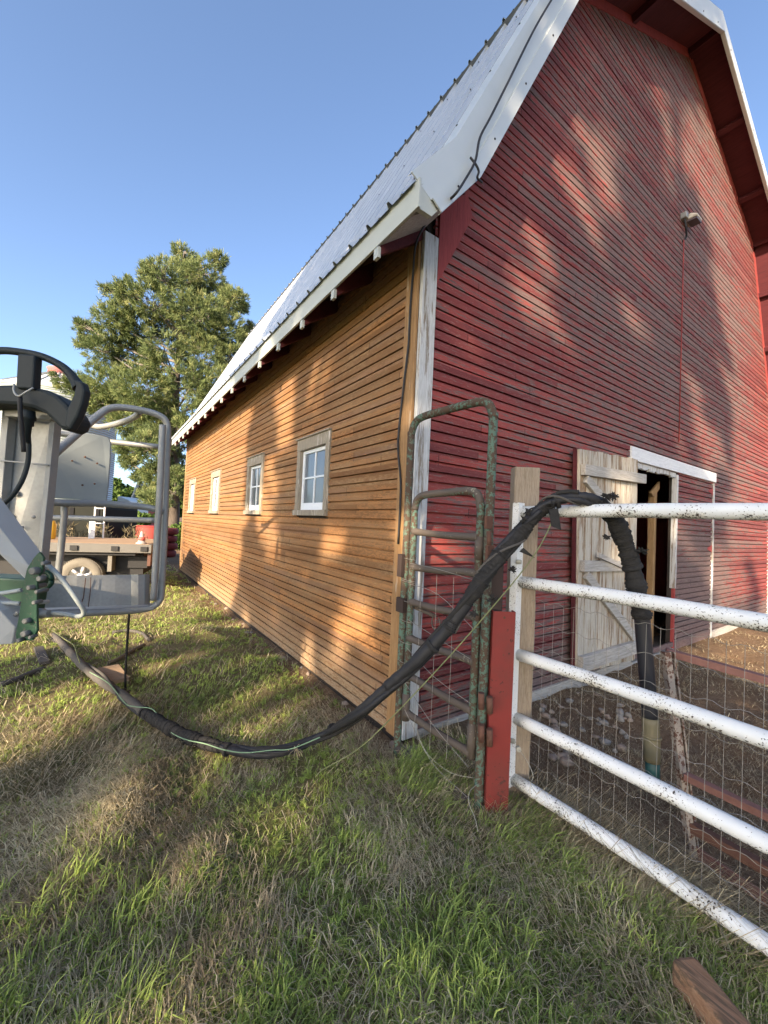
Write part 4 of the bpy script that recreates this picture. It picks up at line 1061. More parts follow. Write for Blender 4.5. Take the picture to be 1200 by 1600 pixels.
q = MB(); q.tube([at(22, 600, 1.93), at(22, 612, 1.93), at(29, 619, 1.92), at(40, 613, 1.92), at(52, 606, 1.93)], .005, 8, 5); q.build('wire_clip', m_galv, con, True)
q = MB(); q.tube([at(31, 618, 1.93), at(32, 650, 1.94), at(35, 680, 1.96), at(37, 706, 1.98)], .010, 10, 4); q.build('strap_end', m_black, con, True)
q = MB(); q.lathe(at(44, 642, 2.02), (0.02, 0, -1), [(.030, 0), (.030, .02), (.034, .03), (.034, .045), (.026, .05), (.026, .075), (.018, .08), (.014, .16)], 18); q.build('cable_connector', m_console, con, True)
q = MB(); q.tube([at(43, 668, 2.04), at(45, 700, 2.04), at(43, 725, 2.04), at(34, 752, 2.03), at(18, 776, 2.03), at(-4, 794, 2.03), at(-20, 800, 2.03)], .0115, 10, 6); q.build('control_cable', m_console, con, True)
q = MB(); q.prism([at(6, 634, 2.08), at(80, 642, 2.08), at(80, 656, 2.08), at(6, 650, 2.08)], fw * .08); q.build('console_mount', m_galv, con, bevel=.004)
# boom link arms and green knuckle
q = MB(); q.prism([at(-60, 745, 1.80), at(-5, 818, 1.86), at(45, 884, 1.93), at(39, 905, 1.93), at(-5, 862, 1.86), at(-60, 800, 1.80)], fw * .12); q.build('link_arm', m_grey_paint, lf, bevel=.004)
q = MB(); q.prism([at(-60, 925, 1.84), at(0, 954, 1.90), at(24, 980, 1.93), at(19, 1006, 1.93), at(-5, 1008, 1.90), at(-60, 1010, 1.84)], fw * .12); q.build('link_arm', m_grey_paint, lf, bevel=.004)
q = MB(); q.prism([at(-60, 900, 2.15), at(44, 905, 2.18), at(34, 965, 2.18), at(-60, 975, 2.15)], fw * .15); q.build('knuckle_housing', m_greenmach, lf, bevel=.01)
for dD in (0.0, 0.14):
    q = MB(); q.prism([at(x, y, 1.88 + dD) for x, y in ((61, 862), (68, 872), (66, 890), (58, 906), (57, 960), (58, 985), (50, 1001), (26, 1002), (24, 992), (31, 950), (38, 905), (42, 888), (52, 872))], fw * .014); q.build('knuckle_plate', m_greenmach, lf, bevel=.003)
q = MB(); q.tube([at(68, 906, 2.0) + (rt * math.cos(t) + np.array([0, 0, 1]) * math.sin(t)) * .042 for t in np.linspace(0, 6.28, 17)], .012, 8, 1); q.build('lifting_ring', m_greenmach, lf, True)
for (x, y, r, L) in ((54, 892, .022, .08), (48, 918, .014, .16), (60, 924, .011, .10), (56, 941, .012, .06), (42, 970, .016, .05), (40, 990, .018, .05), (50, 995, .010, .05), (70, 880, .012, .05), (32, 1000, .012, .03), (64, 904, .016, .03)):
    q = MB(); q.lathe(at(x, y, 1.865), (.573, .819, 0), [(r * .55, -.016), (r * .8, -.012), (r * .8, L * .5)], 14); q.build('pivot_bolt', m_dull, lf, True)
for (p_, c_) in (([(46, 924, 1.94), (60, 925, 1.97), (70, 922, 2.02)], m_greenmach), ([(-10, 928, 1.95), (10, 926, 1.95), (34, 922, 1.96)], m_plate), ([(-10, 941, 1.95), (14, 942, 1.95), (32, 943, 1.96)], m_plate), ([(50, 942, 1.94), (64, 941, 1.97), (74, 940, 2.02)], m_plate), ([(12, 968, 1.97), (22, 962, 1.96), (30, 955, 1.95)], m_galv)):
    T('hydraulic_line', p_, .0105, c_, 4, 10)
T('hydraulic_hose', [(66, 876, 1.98), (76, 884, 1.95), (92, 900, 1.94), (108, 920, 1.95), (122, 940, 1.97), (130, 952, 2.0), (130, 960, 2.02), (122, 963, 2.04), (104, 960, 2.06), (86, 958, 2.08), (62, 957, 2.08)], .0115, m_plate, 5, 12)
q = MB(); q.lathe(at(58, 958, 2.06), (.8, -.55, .0), [(.020, -.06), (.022, -.02), (.022, 0), (.026, .0), (.026, .03), (.018, .032), (.018, .06)], 14); q.build('hose_fitting', m_galv, lf, True)

# ------------------------------------------------------------------ flatbed truck
DT = 6.5
R_ = rt; F_ = fw
def atz(x, D, z):    # point at image column x (at horizon height), depth D, world height z
    p = at(x, 797 + (x - 162) * .047, D); return np.array([p[0], p[1], z])
tk = empty('flatbed_truck', tuple(atz(130, DT + .3, 0)), 'pickup truck with wooden flatbed parked behind the lift basket', 'truck')
zd = 0.86
m_deck = wood_mat('flatbed_planks', (.27, .18, .11), (.38, .27, .17), 0, .5)
m_steelrail = flat_mat('grey_side_rail', (.11, .105, .095), .6, 0, .15)
m_blk = flat_mat('black_chassis', (.012, .012, .013), .6)
P0 = atz(60, 6.40, 0); P1 = atz(236, 6.95, 0); dl = P1 - P0; dl /= np.linalg.norm(dl); dw = np.array([-dl[1], dl[0], 0])
def tb_box(q, u0, u1, w0, w1, z0, z1):
    c = [P0 + dl*u + dw*v for (u, v) in ((u0, w0), (u1, w0), (u1, w1), (u0, w1))]
    return q.prism([(p[0], p[1], z0) for p in c], (0, 0, z1 - z0))
LT_ = np.linalg.norm(P1 - P0)
q = MB(); tb_box(q, -1.2, LT_, 0.012, 1.7, zd - .05, zd); q.build('deck', m_deck, tk)
q = MB(); tb_box(q, -1.2, LT_, -.05, 0.01, zd - .15, zd - .004); tb_box(q, -1.2, LT_, 1.7, 1.75, zd - .15, zd - .004); tb_box(q, LT_, LT_ + .05, -.05, 1.75, zd - .15, zd - .004); q.build('side_rail', m_steelrail, tk, bevel=.005)
for f in (.30, .66, .93):
    q = MB(); tb_box(q, LT_ * f, LT_ * f + .10, -.075, -.052, zd - .12, zd - .04); q.build('stake_pocket', m_blk, tk)
q = MB(); tb_box(q, -1.2, LT_ - .12, .30, 1.4, .30, zd - .16); tb_box(q, LT_ - .35, LT_ - .05, .25, 1.5, .42, .62); tb_box(q, -1.2, LT_ - .2, .02, .30, zd - .20, zd - .155); q.build('chassis', m_blk, tk)
m_tyre = flat_mat('dusty_tyre', (.16, .145, .12), .9, 0, .25, 20, .2, .5); m_rim = flat_mat('alloy_rim', (.55, .55, .55), .35, .7, .1)
def ucol(x):
    a_ = atz(x, 1.0, 0)[:2] - CAM[:2]; A_ = np.array([[dl[0], -a_[0]], [dl[1], -a_[1]]]); return float(np.linalg.solve(A_, CAM[:2] - P0[:2])[0])
uw = ucol(130)
for wv_ in (0.06, 1.45):
    for uu in (uw, uw - 3.4):
        c = P0 + dl * uu + dw * wv_; c[2] = .29
        wh = MB(); wh.lathe(c, dw, [(.17, 0.02), (.22, 0), (.285, .01), (.305, .04), (.305, .20), (.285, .23), (.22, .24), (.17, .22)], 36, False); wh = wh.build('wheel', m_tyre, tk, True)
        rm = MB(); rm.lathe(c, dw, [(.07, .10), (.165, .08), (.178, .03), (.182, .06), (.182, .2)], 30, False); rm.lathe(c, dw, [(0.0001, .14), (.18, .14)], 20, False)
        for k in range(6):
            a_ = k * math.pi / 3 + .3; d_ = dl * math.cos(a_) + np.array([0, 0, math.sin(a_)]); rm.bar(c + dw * .045 + d_ * .03, c + dw * .04 + d_ * .172, .05, .03, up=dw)
        rm.lathe(c, dw, [(.02, .02), (.06, .025), (.07, .07)], 16)
        rm.build('rim', m_rim, wh, True)
        tr = MB()
        for k in range(60):
            a_ = k * math.pi / 30; d_ = dl * math.cos(a_) + np.array([0, 0, math.sin(a_)]); tr.bar(c + d_ * .307 + dw * .03, c + d_ * .307 + dw * .21 , .018, .012, up=d_)
        tr.build('tread', m_tyre, wh)
q = MB(); um = ucol(172); tb_box(q, um, um + .06, .06, .42, .38, zd - .16); q.build('mud_flap', flat_mat('grey_flap', (.15, .14, .12), .8), tk)
q = MB(); tb_box(q, LT_ - .02, LT_ + .03, .05, .22, .48, zd - .17); q.build('tail_light', flat_mat('brown_light', (.10, .045, .03), .5), tk)
q = MB(); q.prism([P0 + dl * -3.6 + (0, 0, .5) + dw * .1, P0 + dl * -1.3 + (0, 0, .5) + dw * .1, P0 + dl * -1.3 + (0, 0, 1.75) + dw * .1, P0 + dl * -2.0 + (0, 0, 1.8) + dw * .1, P0 + dl * -2.7 + (0, 0, 1.75) + dw * .1, P0 + dl * -3.2 + (0, 0, 1.2) + dw * .1, P0 + dl * -4.6 + (0, 0, 1.1) + dw * .1, P0 + dl * -4.7 + (0, 0, .5) + dw * .1], dw * 1.5); cab = q.build('cab', flat_mat('dark_truck_paint', (.03, .03, .035), .35), tk, bevel=.06)
q = MB(); q.prism([P0 + dl * -1.5 + (0, 0, 1.25) + dw * .085, P0 + dl * -1.5 + (0, 0, 1.65) + dw * .085, P0 + dl * -2.6 + (0, 0, 1.65) + dw * .085, P0 + dl * -3.0 + (0, 0, 1.25) + dw * .085], dw * .01); q.build('side_window', m_glass, cab)
# things on the deck
jug = empty('fuel_jug', tuple(atz(81, DT + .6, zd)), 'yellow plastic jug standing on the flatbed deck', 'jug')
c = atz(81, DT + .6, zd); q = MB(); q.lathe(c, (0, 0, 1), [(.07, 0.005), (.085, .02), (.085, .26), (.06, .33), (.03, .36), (.03, .39)], 20); q.build('jug_body', flat_mat('yellow_plastic', (.55, .33, .03), .5), jug, True)
q = MB(); q.lathe(c + (0, 0, .39), (0, 0, 1), [(.034, 0), (.034, .03)], 16); q.build('cap', m_blk, jug, True)
# rubble and dry stalks on the far side of the deck
# ladder rack / white hoop frame
lr = empty('ladder', tuple(atz(155, DT + 1.6, zd)), 'white tubular ladder standing behind the flatbed deck', 'ladder')
for (xa, xb) in ((149, 164),):
    D_ = DT + 1.5
    for x_ in (xa, xb): 
        q = MB(); q.tube([atz(x_, D_, .6), atz(x_, D_, 1.15), atz(x_ - 1, D_, 1.95)], .016, 8, 2); q.build('stile', m_sash, lr, True)
    for z_ in (.85, 1.15, 1.45, 1.75):
        q = MB(); q.cyl(atz(xa, D_, z_), atz(xb, D_, z_), .010, seg=8); q.build('rung', m_sash, lr, True)
q = MB(); c = atz(146, DT + 1.3, 0); q.box(c + (-.05, -.05, .0), c + (.05, .05, 1.22)); tag(q.build('white_post', m_sash, None, bevel=.005), 'white square post standing beside the white ladder', 'post')
# cone
cn = empty('traffic_cone', tuple(atz(224, DT + .5, zd)), 'small white and red cone standing at the rear of the flatbed', 'cone')
c = atz(224, DT + .5, zd); q = MB(); q.lathe(c, (0, 0, 1), [(.085, .0), (.085, .02), (.06, .022), (.02, .21), (.018, .215)], 18); q.build('cone_body', flat_mat('white_cone', (.36, .33, .31), .6), cn, True)
q = MB(); q.lathe(c + (0, 0, .022), (0, 0, 1), [(.062, .04), (.048, .10)], 18); q.build('stripe', flat_mat('red_stripe', (.45, .10, .08), .6), cn, True)
# red drum behind
dr = empty('drum', tuple(atz(236, 11.0, 0)), 'red steel drum standing behind the truck near the pine', 'drum')
for x_, nm in ((232, 'a'),):
    c = atz(x_ + 5, 11.0, 0); q = MB(); q.lathe(c, (0, 0, 1), [(.35, 0), (.35, .3), (.36, .32), (.35, .34), (.35, .62), (.36, .64), (.35, .66), (.35, 1.02), (.33, 1.03)], 24); q.build('drum_body', flat_mat('faded_red_drum', (.26, .045, .035), .7), dr, True)
    q = MB(); q.lathe(c + (0, 0, 1.03), (0, 0, 1), [(.33, 0), (.34, .01), (.34, .025), (.32, .03)], 24); q.build('lid', flat_mat('faded_red_lid', (.38, .05, .045), .6), dr, True)
q = MB(); c = atz(262, 13.0, 0)
for k, zz in enumerate((0.0, .24, .48, .72)): q.lathe(c + (0.03 * (k % 2), 0, zz + .12), (0, 0, 1), [(.16, -.11), (.28, -.11), (.33, -.05), (.33, .05), (.28, .11), (.16, .11)], 20)
tag(q.build('red_reel', flat_mat('red_rubber', (.20, .035, .03), .8), None, True), 'red stacked rings beside the barn end under the pine', 'reel')
# dark tank behind the truck
tn = empty('tank', tuple(atz(128, 10.0, 0)), 'dark olive ribbed tank standing behind the flatbed truck', 'tank')
c0 = atz(64, 10.0, 0); c1 = atz(163, 10.0, 0); dd_ = c1 - c0; dn_ = np.array([-dd_[1], dd_[0], 0]) / np.linalg.norm(dd_)
q = MB(); q.prism([c0 + (0, 0, .35), c1 + (0, 0, .35), c1 + (0, 0, 1.5), c1 * .92 + c0 * .08 + (0, 0, 1.56), c0 + (0, 0, 1.60)], dn_ * 1.4); q.build('tank_body', flat_mat('dark_olive_tank', (.010, .011, .008), .7, 0, .3, 3, .15), tn, bevel=.05)
q = MB()
for f in (.1, .5, .9): 
    p = c0 * (1 - f) + c1 * f - dn_ * .02; q.box(p + (-.04, -.03, 0), p + (.04, .03, 1.45))
q.build('tank_frame', m_blk, tn)

# ------------------------------------------------------------------ grain bin
BS = 1.5; gbp = atz(79, 33.0, 0); gb_ = empty('grain_bin', tuple(gbp), 'corrugated steel grain bin with white cone roof and red cap', 'grain bin')
RB_ = 4.12; ZE = 10.6
prof = []
z = 0.0
while z < ZE: prof += [(RB_, z), (RB_ + .07, z + .09)]; z += 0.18
q = MB(); q.lathe(gbp, (0, 0, 1), prof, 72); q.build('bin_wall', flat_mat('corrugated_galvanised', (.50, .53, .55), .4, .5, .12, 2.0), gb_)
q = MB(); q.lathe(gbp, (0, 0, 1), [(RB_ + .12, ZE - .12), (RB_ + .16, ZE - .02), (.80, ZE + 1.92), (.75, ZE + 1.95)], 24); q.build('bin_roof', flat_mat('white_bin_roof', (.70, .72, .72), .4, .3, .08, 2.0), gb_)
q = MB()
for k in range(24):
    a_ = k * math.pi / 12; d_ = np.array([math.cos(a_), math.sin(a_), 0]); q.bar(gbp + d_ * (RB_ + .1) + (0, 0, ZE + .02), gbp + d_ * .75 + (0, 0, ZE + 1.99), .07, .07)
q.build('roof_rib', m_galv, gb_)
q = MB(); q.lathe(gbp + (0, 0, ZE + 1.9), (0, 0, 1), [(.84, 0), (.84, .42), (.90, .45), (.90, .51), (.45, .62)], 24); q.build('bin_cap', flat_mat('pink_red_cap', (.38, .14, .14), .6), gb_, True)

# far shed and white crates
sh = empty('shed', tuple(atz(214, 42.0, 0)), 'small dark open shed with steep grey roof far behind the trees', 'shed')
c = atz(214, 42.0, 0)
q = MB(); q.prism([c + rt * -.55 + (0, 0, 0), c + rt * .65 + (0, 0, 0), c + rt * .65 + (0, 0, 2.9), c + rt * .1 + (0, 0, 4.3), c + rt * -.55 + (0, 0, 2.6)], fw * 4); q.build('shed_wall', m_dark_in, sh)
q = MB(); q.prism([c + rt * -.85 + (0, 0, 2.0) - fw * .3, c + rt * .0 + (0, 0, 4.6) - fw * .3, c + rt * .12 + (0, 0, 4.5) - fw * .3, c + rt * -.7 + (0, 0, 2.0) - fw * .3], fw * 4.6); q.build('shed_roof', flat_mat('grey_tin', (.42, .44, .46), .5), sh)
q = MB(); q.prism([c + rt * .66, c + rt * 1.2, c + rt * 1.2 + (0, 0, 2.9), c + rt * .66 + (0, 0, 2.9)], fw * 3); q.build('side_lean_to', flat_mat('far_red', (.40, .08, .06), .7), sh)
cr_ = empty('trailer', tuple(atz(193, 38.0, 0)), 'small white camper trailer parked far away near the trees', 'trailer')
c = atz(193, 38.0, 0); q = MB(); q.prism([c + rt * -.65 + (0, 0, .6), c + rt * .6 + (0, 0, .6), c + rt * .6 + (0, 0, 2.45), c + rt * .3 + (0, 0, 2.6), c + rt * -.65 + (0, 0, 2.9)], fw * 3); q.build('trailer_body', flat_mat('far_white', (.70, .70, .68), .6), cr_, bevel=.05)
q = MB(); q.box(c + (-.3, -.35, 1.5), c + (.2, .0, 2.1)); q.build('trailer_window', m_blk, cr_)
q = MB(); q.lathe(c + (0, 0, .35), tuple(fw), [(.33, 0), (.33, .25)], 18); q.build('trailer_wheel', m_blk, cr_)

# ------------------------------------------------------------------ rusty panel in the yard, stones, lumber
pn = empty('rusty_panel', tuple(gnd(1083, 1340, -.05)), 'old rusty pipe panel leaning in the dirt yard behind the white gate', 'panel')
m_rusty_white = paint_mat('rust_and_old_paint', (.28, .24, .20), (.10, .05, .035), .50, 60, .8)
q = MB(); q.bar(at(1081, 1338, 1.76), at(1040, 1018, 1.90), .034, .030, up=rt); q.bar(at(1088, 1338, 1.78), at(1050, 1018, 1.92), .008, .040, up=fw); q.build('upright', m_rusty_white, pn, bevel=.002)
def leanrail(a, b, wd, th, mat=m_rust):
    q = MB(); q.bar(a, b, wd, th); q.build('cross_rail', mat, pn, bevel=.003)
m_pinkrust = flat_mat('pinkish_rust', (.21, .105, .085), .85, 0, .35, 25, .2, .4)
leanrail(at(1040, 1018, 2.05), at(1290, 1088, 1.75), .05, .035, m_pinkrust)
leanrail(at(1070, 1212, 1.80), at(1290, 1318, 1.45), .04, .030, m_pinkrust)
leanrail(at(1078, 1290, 1.78), at(1290, 1410, 1.40), .04, .040)
leanrail(at(1078, 1325, 1.78), at(1290, 1470, 1.42), .012, .05, m_pinkrust)

def stone_mesh(seed):
    r_ = np.random.default_rng(seed); q = MB(); n1, n2 = 10, 7; vs = []; fs = []
    s = r_.uniform(.75, 1.25, 3) * (1, 1, .62)
    for j in range(n2 + 1):
        th = math.pi * j / n2
        for i in range(n1):
            a_ = 2 * math.pi * i / n1; d = np.array([math.sin(th) * math.cos(a_), math.sin(th) * math.sin(a_), math.cos(th)])
            vs.append(d * s * (1 + .14 * math.sin(3 * a_ + seed) * math.sin(th) + .08 * math.cos(5 * th + seed)))
    for j in range(n2):
        for i in range(n1): fs.append((j*n1+i, (j+1)*n1+i, (j+1)*n1+(i+1) % n1, j*n1+(i+1) % n1))
    me = bpy.data.meshes.new('stone'); me.from_pydata([tuple(v) for v in vs], [], fs); me.update()
    me.polygons.foreach_set('use_smooth', [True] * len(me.polygons)); return me
sm = [stone_mesh(s) for s in range(5)]
for i, m_ in enumerate(sm): m_.materials.append(m_stone if i % 2 else m_stone2)
spots = []
for k in range(52):
    px, py = rng.uniform(845, 985), rng.uniform(1085, 1200)
    p = gnd(px, py, -.05); spots.append((p[0], p[1], rng.uniform(.016, .040), 'yard'))
for k in range(20):
    y = 0.1 + 5.0 * rng.random() ** 1.3; spots.append((-rng.uniform(-.01, .14), y, rng.uniform(.010, .040), 'wall'))
for k in range(10): spots.append((rng.uniform(-.12, .10), rng.uniform(-.22, .05), rng.uniform(.02, .04), 'wall'))
for (x, y, s_, w_) in spots:
    if y > YG - .03 and x > 0.0: continue
    ki = int(rng.integers(5)); o = bpy.data.objects.new('stone', sm[ki]); COL.objects.link(o)
    o.location = (x, y, float(hgt(x, y)) + s_ * (.35 if w_ == 'yard' else .05)); o.scale = (s_, s_ * rng.uniform(.7, 1), s_); o.rotation_euler = (0, 0, rng.uniform(0, 6.28))
    colr = 'grey' if ki % 2 else 'tan'; size = 'small' if s_ < .026 else 'big'
    if w_ == 'yard':
        near = 'beside the wooden post' if x < 1.15 else ('near the hanging black pipe' if x > 1.75 else 'amid the patch')
        tag(o, '%s rounded %s stone in the yard dirt %s' % (size, colr, near), 'stone', '%s %s stones in the yard dirt %s' % (size, colr, near))
    else:
        near = 'beside the gate arch' if y < .1 else ('near the corner' if y < 1.8 else 'below the windows')
        tag(o, '%s %s stone at the foot of the orange wall %s' % (size, colr, near), 'stone', '%s %s stones at the wall foot %s' % (size, colr, near))

q = MB(); a_ = gnd(1066, 1503, .06); b_ = gnd(1175, 1640, .055); q.bar(a_ - (0, 0, .02), b_ - (0, 0, .02), .085, .085)
tag(q.build('timber', wood_mat('reddish_timber', (.20, .10, .055), (.33, .20, .12), 1, 1.2, c2=(.12, .08, .05), thr=.54), None, bevel=.014), 'cut end of a reddish-brown timber lying in the grass at lower right', 'timber')

# ------------------------------------------------------------------ trees
def leaf_mat(name, c0, c1, c2, trans=0.25):
    g = G(name); t = attr(g, 'tint'); col = g.ramp(t, [(0.0, c0), (0.55, c1), (1.0, c2)])
    g.fin(col, 0.65, 0, 0.25)
    tr = g.n('BsdfTranslucent'); g.set(tr.inputs['Color'], col); mx = g.n('MixShader'); mx.inputs[0].default_value = trans
    g.t.links.new(g.b.outputs[0], mx.inputs[1]); g.t.links.new(tr.outputs[0], mx.inputs[2]); g.t.links.new(mx.outputs[0], g.out.inputs[0])
    return g.m
m_needle = leaf_mat('pine_needles', (0.060, 0.090, 0.038), (0.155, 0.195, 0.072), (0.31, 0.31, 0.13), .3)
m_bark = wood_mat('pine_bark', (.04, .032, .026), (.10, .08, .065), 2, .25)
m_leaf = leaf_mat('bush_leaves', (0.035, 0.075, 0.015), (0.085, 0.14, 0.028), (0.16, 0.20, 0.05), .3)

def needles(C_, Dr, n, L, W, cone=0.75, r=None):
    """C_: (N,3) tuft centres, Dr: (N,3) directions; n blades per tuft"""
    r = r or rng; N = len(C_)
    c = np.repeat(C_, n, 0); d = np.repeat(Dr, n, 0)
    d = d + r.normal(size=d.shape) * cone; d /= np.linalg.norm(d, axis=1, keepdims=True)
    s = np.cross(d, r.normal(size=d.shape)); s /= np.linalg.norm(s, axis=1, keepdims=True)
    L_ = L * r.uniform(.6, 1.25, (N * n, 1)); W_ = W * r.uniform(.7, 1.3, (N * n, 1))
    c = c + r.normal(size=c.shape) * L * .22
    v0 = c - s * W_ * .5; v1 = c + s * W_ * .5; v2 = c + d * L_ * .6 + s * W_ * .6; v3 = c + d * L_ * 1.0 ; v4 = c + d * L_ * .6 - s * W_ * .6
    V = np.stack([v0, v1, v2, v3, v4], 1).reshape(-1, 3); b = np.arange(N * n) * 5
    F4 = np.stack([b, b+1, b+2, b+4], 1); F3 = np.stack([b+4, b+2, b+3], 1)
    t = np.repeat(np.clip(r.normal(.45, .2, N), 0, 1), n) + r.normal(0, .12, N * n)
    return V, F4, F3, np.repeat(np.clip(t, 0, 1), 5)

# the pine beyond the barn
DP = 27.0
tb_ = gnd(270, 834, 0.0); pine = empty('pine_tree', tuple(tb_), 'tall dense pine tree standing beyond the far end of the barn', 'tree')
q = MB(); trunk_pts = [tb_ + (0, 0, -.2), tb_ + (0, 0, 2), at(272, 700, DP), at(276, 600, DP), at(282, 500, DP), at(287, 430, DP)]
q.tube(trunk_pts, [.40, .34, .27, .20, .13, .04], 14, 5)
q.build('trunk', m_bark, pine, True)
masses = [(286, 405, 26), (320, 425, 30), (340, 405, 14), (255, 430, 28), (232, 425, 12), (285, 450, 45), (330, 470, 42), (240, 470, 34), (200, 455, 20), (180, 462, 16), (165, 448, 9), (178, 500, 30), (140, 520, 20), (128, 537, 9), (126, 508, 8), (215, 510, 40), (270, 510, 40), (365, 470, 22), (378, 480, 9), (352, 520, 36), (382, 525, 12), (390, 510, 6), (160, 545, 28), (210, 560, 42), (265, 575, 38), (320, 560, 42), (365, 560, 26), (165, 595, 32), (120, 602, 24), (100, 600, 14), (85, 590, 7), (225, 610, 46), (290, 620, 42), (335, 600, 36), (150, 625, 28), (195, 655, 30), (250, 660, 40), (300, 655, 28), (215, 690, 24), (262, 700, 22), (200, 722, 13), (245, 735, 18), (280, 670, 18), (228, 770, 12), (250, 780, 14), (275, 740, 14), (190, 700, 9), (300, 520, 40), (310, 490, 40), (255, 540, 30), (240, 640, 34), (285, 700, 20), (262, 730, 20), (230, 700, 26), (210, 640, 34), (255, 765, 16), (220, 745, 16), (300, 600, 40), (180, 620, 26), (262, 690, 34), (275, 730, 26), (250, 745, 26), (284, 770, 16), (240, 780, 18), (268, 775, 18), (205, 705, 22)]
sc_ = DP / FPX
Cs, Ds = [], []
lims = MB()
tcol = [np.array(p) for p in trunk_pts]
for (mx_, my_, mr_) in masses:
    dep = rng.uniform(-1, 1) * max(0.2, 3.6 - abs(mx_ - 270) * .02)
    cc = at(mx_, my_, DP + dep); Rm = mr_ * sc_
    # limb from trunk
    zz = max(2.0, cc[2] - rng.uniform(.4, 1.6) - abs(mx_ - 275) * .008); ti = min(zz / 19.0, .95)
    base = np.array([np.interp(zz, [p[2] for p in tcol], [p[i] for p in tcol]) for i in range(3)]); base[2] = zz
    mid = base * .5 + cc * .5 + (0, 0, -.15)
    lims.tube([base, mid, cc], [.10, .06, .03], 6, 4)
    n = int(25 + Rm * Rm * 130)
    d = rng.normal(size=(n, 3)); d /= np.linalg.norm(d, axis=1, keepdims=True); rr = rng.uniform(.25, 1.0, (n, 1)) ** .6
    pts = cc + d * rr * Rm * (1.0, 1.0, .82)
    dirs = d * .8 + (0, 0, .45)
    # open spots: drop tufts by a coarse noise so that sky shows through
    keep = vnoise(pts[:, 0] * 1.1 + pts[:, 2] * .7, pts[:, 1] * 1.1 + pts[:, 2] * .9, 1.0, 33) > .31
    pts, dirs = pts[keep], dirs[keep]
    Cs.append(pts); Ds.append(dirs)
    for k in range(16):
        if len(pts) == 0: break
        t_ = pts[rng.integers(len(pts))]; lims.tube([mid * .3 + cc * .7, (cc + t_) / 2 + rng.normal(size=3) * .1, t_], [.020, .014, .006], 5, 2)
lims.build('limbs', flat_mat('grey_twigs', (.16, .14, .12), .9), pine)
V, A, B, tt = needles(np.concatenate(Cs), np.concatenate(Ds), 20, .27, .026, .50)
np_mesh('crown', V, A, B, m_needle, pine, {'tint': tt})

# bare thin lower branches with sparse needles
# bushes and young trees far behind
def bush(name, px, D, w_px, h0, h1, label, cat, mat, group=None, n=900, L=.20, W=.12, seed=1, stem=True):
    r_ = np.random.default_rng(seed); c = atz(px, D, 0); wd = w_px * D / FPX / 2
    o = empty(name, (c[0], c[1], 0), label, cat, group)
    P_ = []
    nm = 7
    for k in range(nm):
        cc = c + rt * r_.uniform(-.75, .75) * wd + fw * r_.uniform(-.6, .6) * wd; cz = r_.uniform(h0 + (h1 - h0) * .25, h1 - (h1 - h0) * .22)
        rr = wd * r_.uniform(.32, .6); m_ = n // nm
        d = r_.normal(size=(m_, 3)); d /= np.linalg.norm(d, axis=1, keepdims=True)
        P_.append(np.array([cc[0], cc[1], cz]) + d * (r_.uniform(.3, 1, (m_, 1)) ** .5) * (rr, rr, (h1 - h0) * .3))
    P_ = np.concatenate(P_); P_[:, 2] = np.clip(P_[:, 2], .1, None)
    V, A, B, tt = needles(P_, (P_ - (c[0], c[1], h0)) / (np.linalg.norm(P_ - (c[0], c[1], h0), axis=1, keepdims=True) + 1e-6), 4, L, W, .9, r_)
    np_mesh('crown', V, A, B, mat, o, {'tint': tt})
    if stem:
        q = MB()
        for k in range(4):
            e = P_[r_.integers(len(P_))]; q.tube([(c[0], c[1], -.1), ((c[0] + e[0]) / 2, (c[1] + e[1]) / 2, h0 * .5 + e[2] * .3), tuple(e)], [.07, .05, .015], 6, 3)
        q.build('trunk', m_bark, o, True)
    return o
bush('bush', 185, 48, 60, .3, 5.2, 'light green bush far away left of the shed', 'bush', m_leaf, 'far bushes behind the truck', 1300, .42, .26, 5)
bush('bush', 232, 50, 56, .3, 4.6, 'dark green bush far away behind the shed', 'bush', m_leaf, 'far bushes behind the truck', 1300, .42, .26, 6)
bush('bush', 207, 30, 80, .2, 1.35, 'low green hedge bush behind the flatbed truck', 'bush', m_leaf, None, 1400, .22, .13, 7)
bush('bush', 160, 34, 70, .2, 1.5, 'reddish green hedge bush half hidden behind the tank', 'bush', m_leaf, None, 1000, .24, .14, 8)
bush('shrub', 283, 15.0, 22, .05, 1.0, 'leafy green weeds growing at the far corner of the barn', 'shrub', m_leaf, None, 700, .12, .08, 9, False)
bush('shrub', 266, 17.5, 34, .05, .9, 'green shrub at the foot of the pine trunk', 'shrub', m_leaf, None, 700, .14, .09, 10, False)
bush('tree', 305, 60, 70, .5, 8.5, 'distant broad tree beyond the pine', 'tree', m_leaf, None, 1200, .6, .4, 11)
for k, (px, D, w_, h_) in enumerate(((-60, 55, 150, 9), (60, 62, 140, 8), (130, 66, 90, 6.5), (262, 58, 60, 6.5), (-180, 50, 160, 10))):
    bush('tree', px, D, w_, 1.0, h_, ['broad distant tree far left behind the lift', 'distant tree behind the grain bin', 'distant tree just right of the grain bin', 'distant tree seen past the pine trunk', 'leftmost distant tree outside the lift'][k], 'tree', m_leaf, 'distant trees along the field edge', 1500, .6, .42, 20 + k)
# dry stalks behind the deck
m_straw = leaf_mat('dry_stalks', (.07, .07, .035), (.18, .15, .085), (.36, .29, .18), .2)
pts = []
for k in range(420):
    px = rng.uniform(70, 235); p = atz(px, rng.uniform(9.2, 9.9) if px < 240 else 14, 0); pts.append((p[0], p[1], rng.uniform(.2, 1.0) - .25 * (math.sin(px * .11) > .2)))
pts = np.array(pts); V, A, B, tt = needles(pts, np.tile([0, 0, 1.0], (len(pts), 1)), 4, .16, .012, .7)
tag(np_mesh('dry_weeds', V, A, B, m_straw, None, {'tint': tt}), 'pale dry weeds standing behind the flatbed truck', 'weeds', kind='stuff')

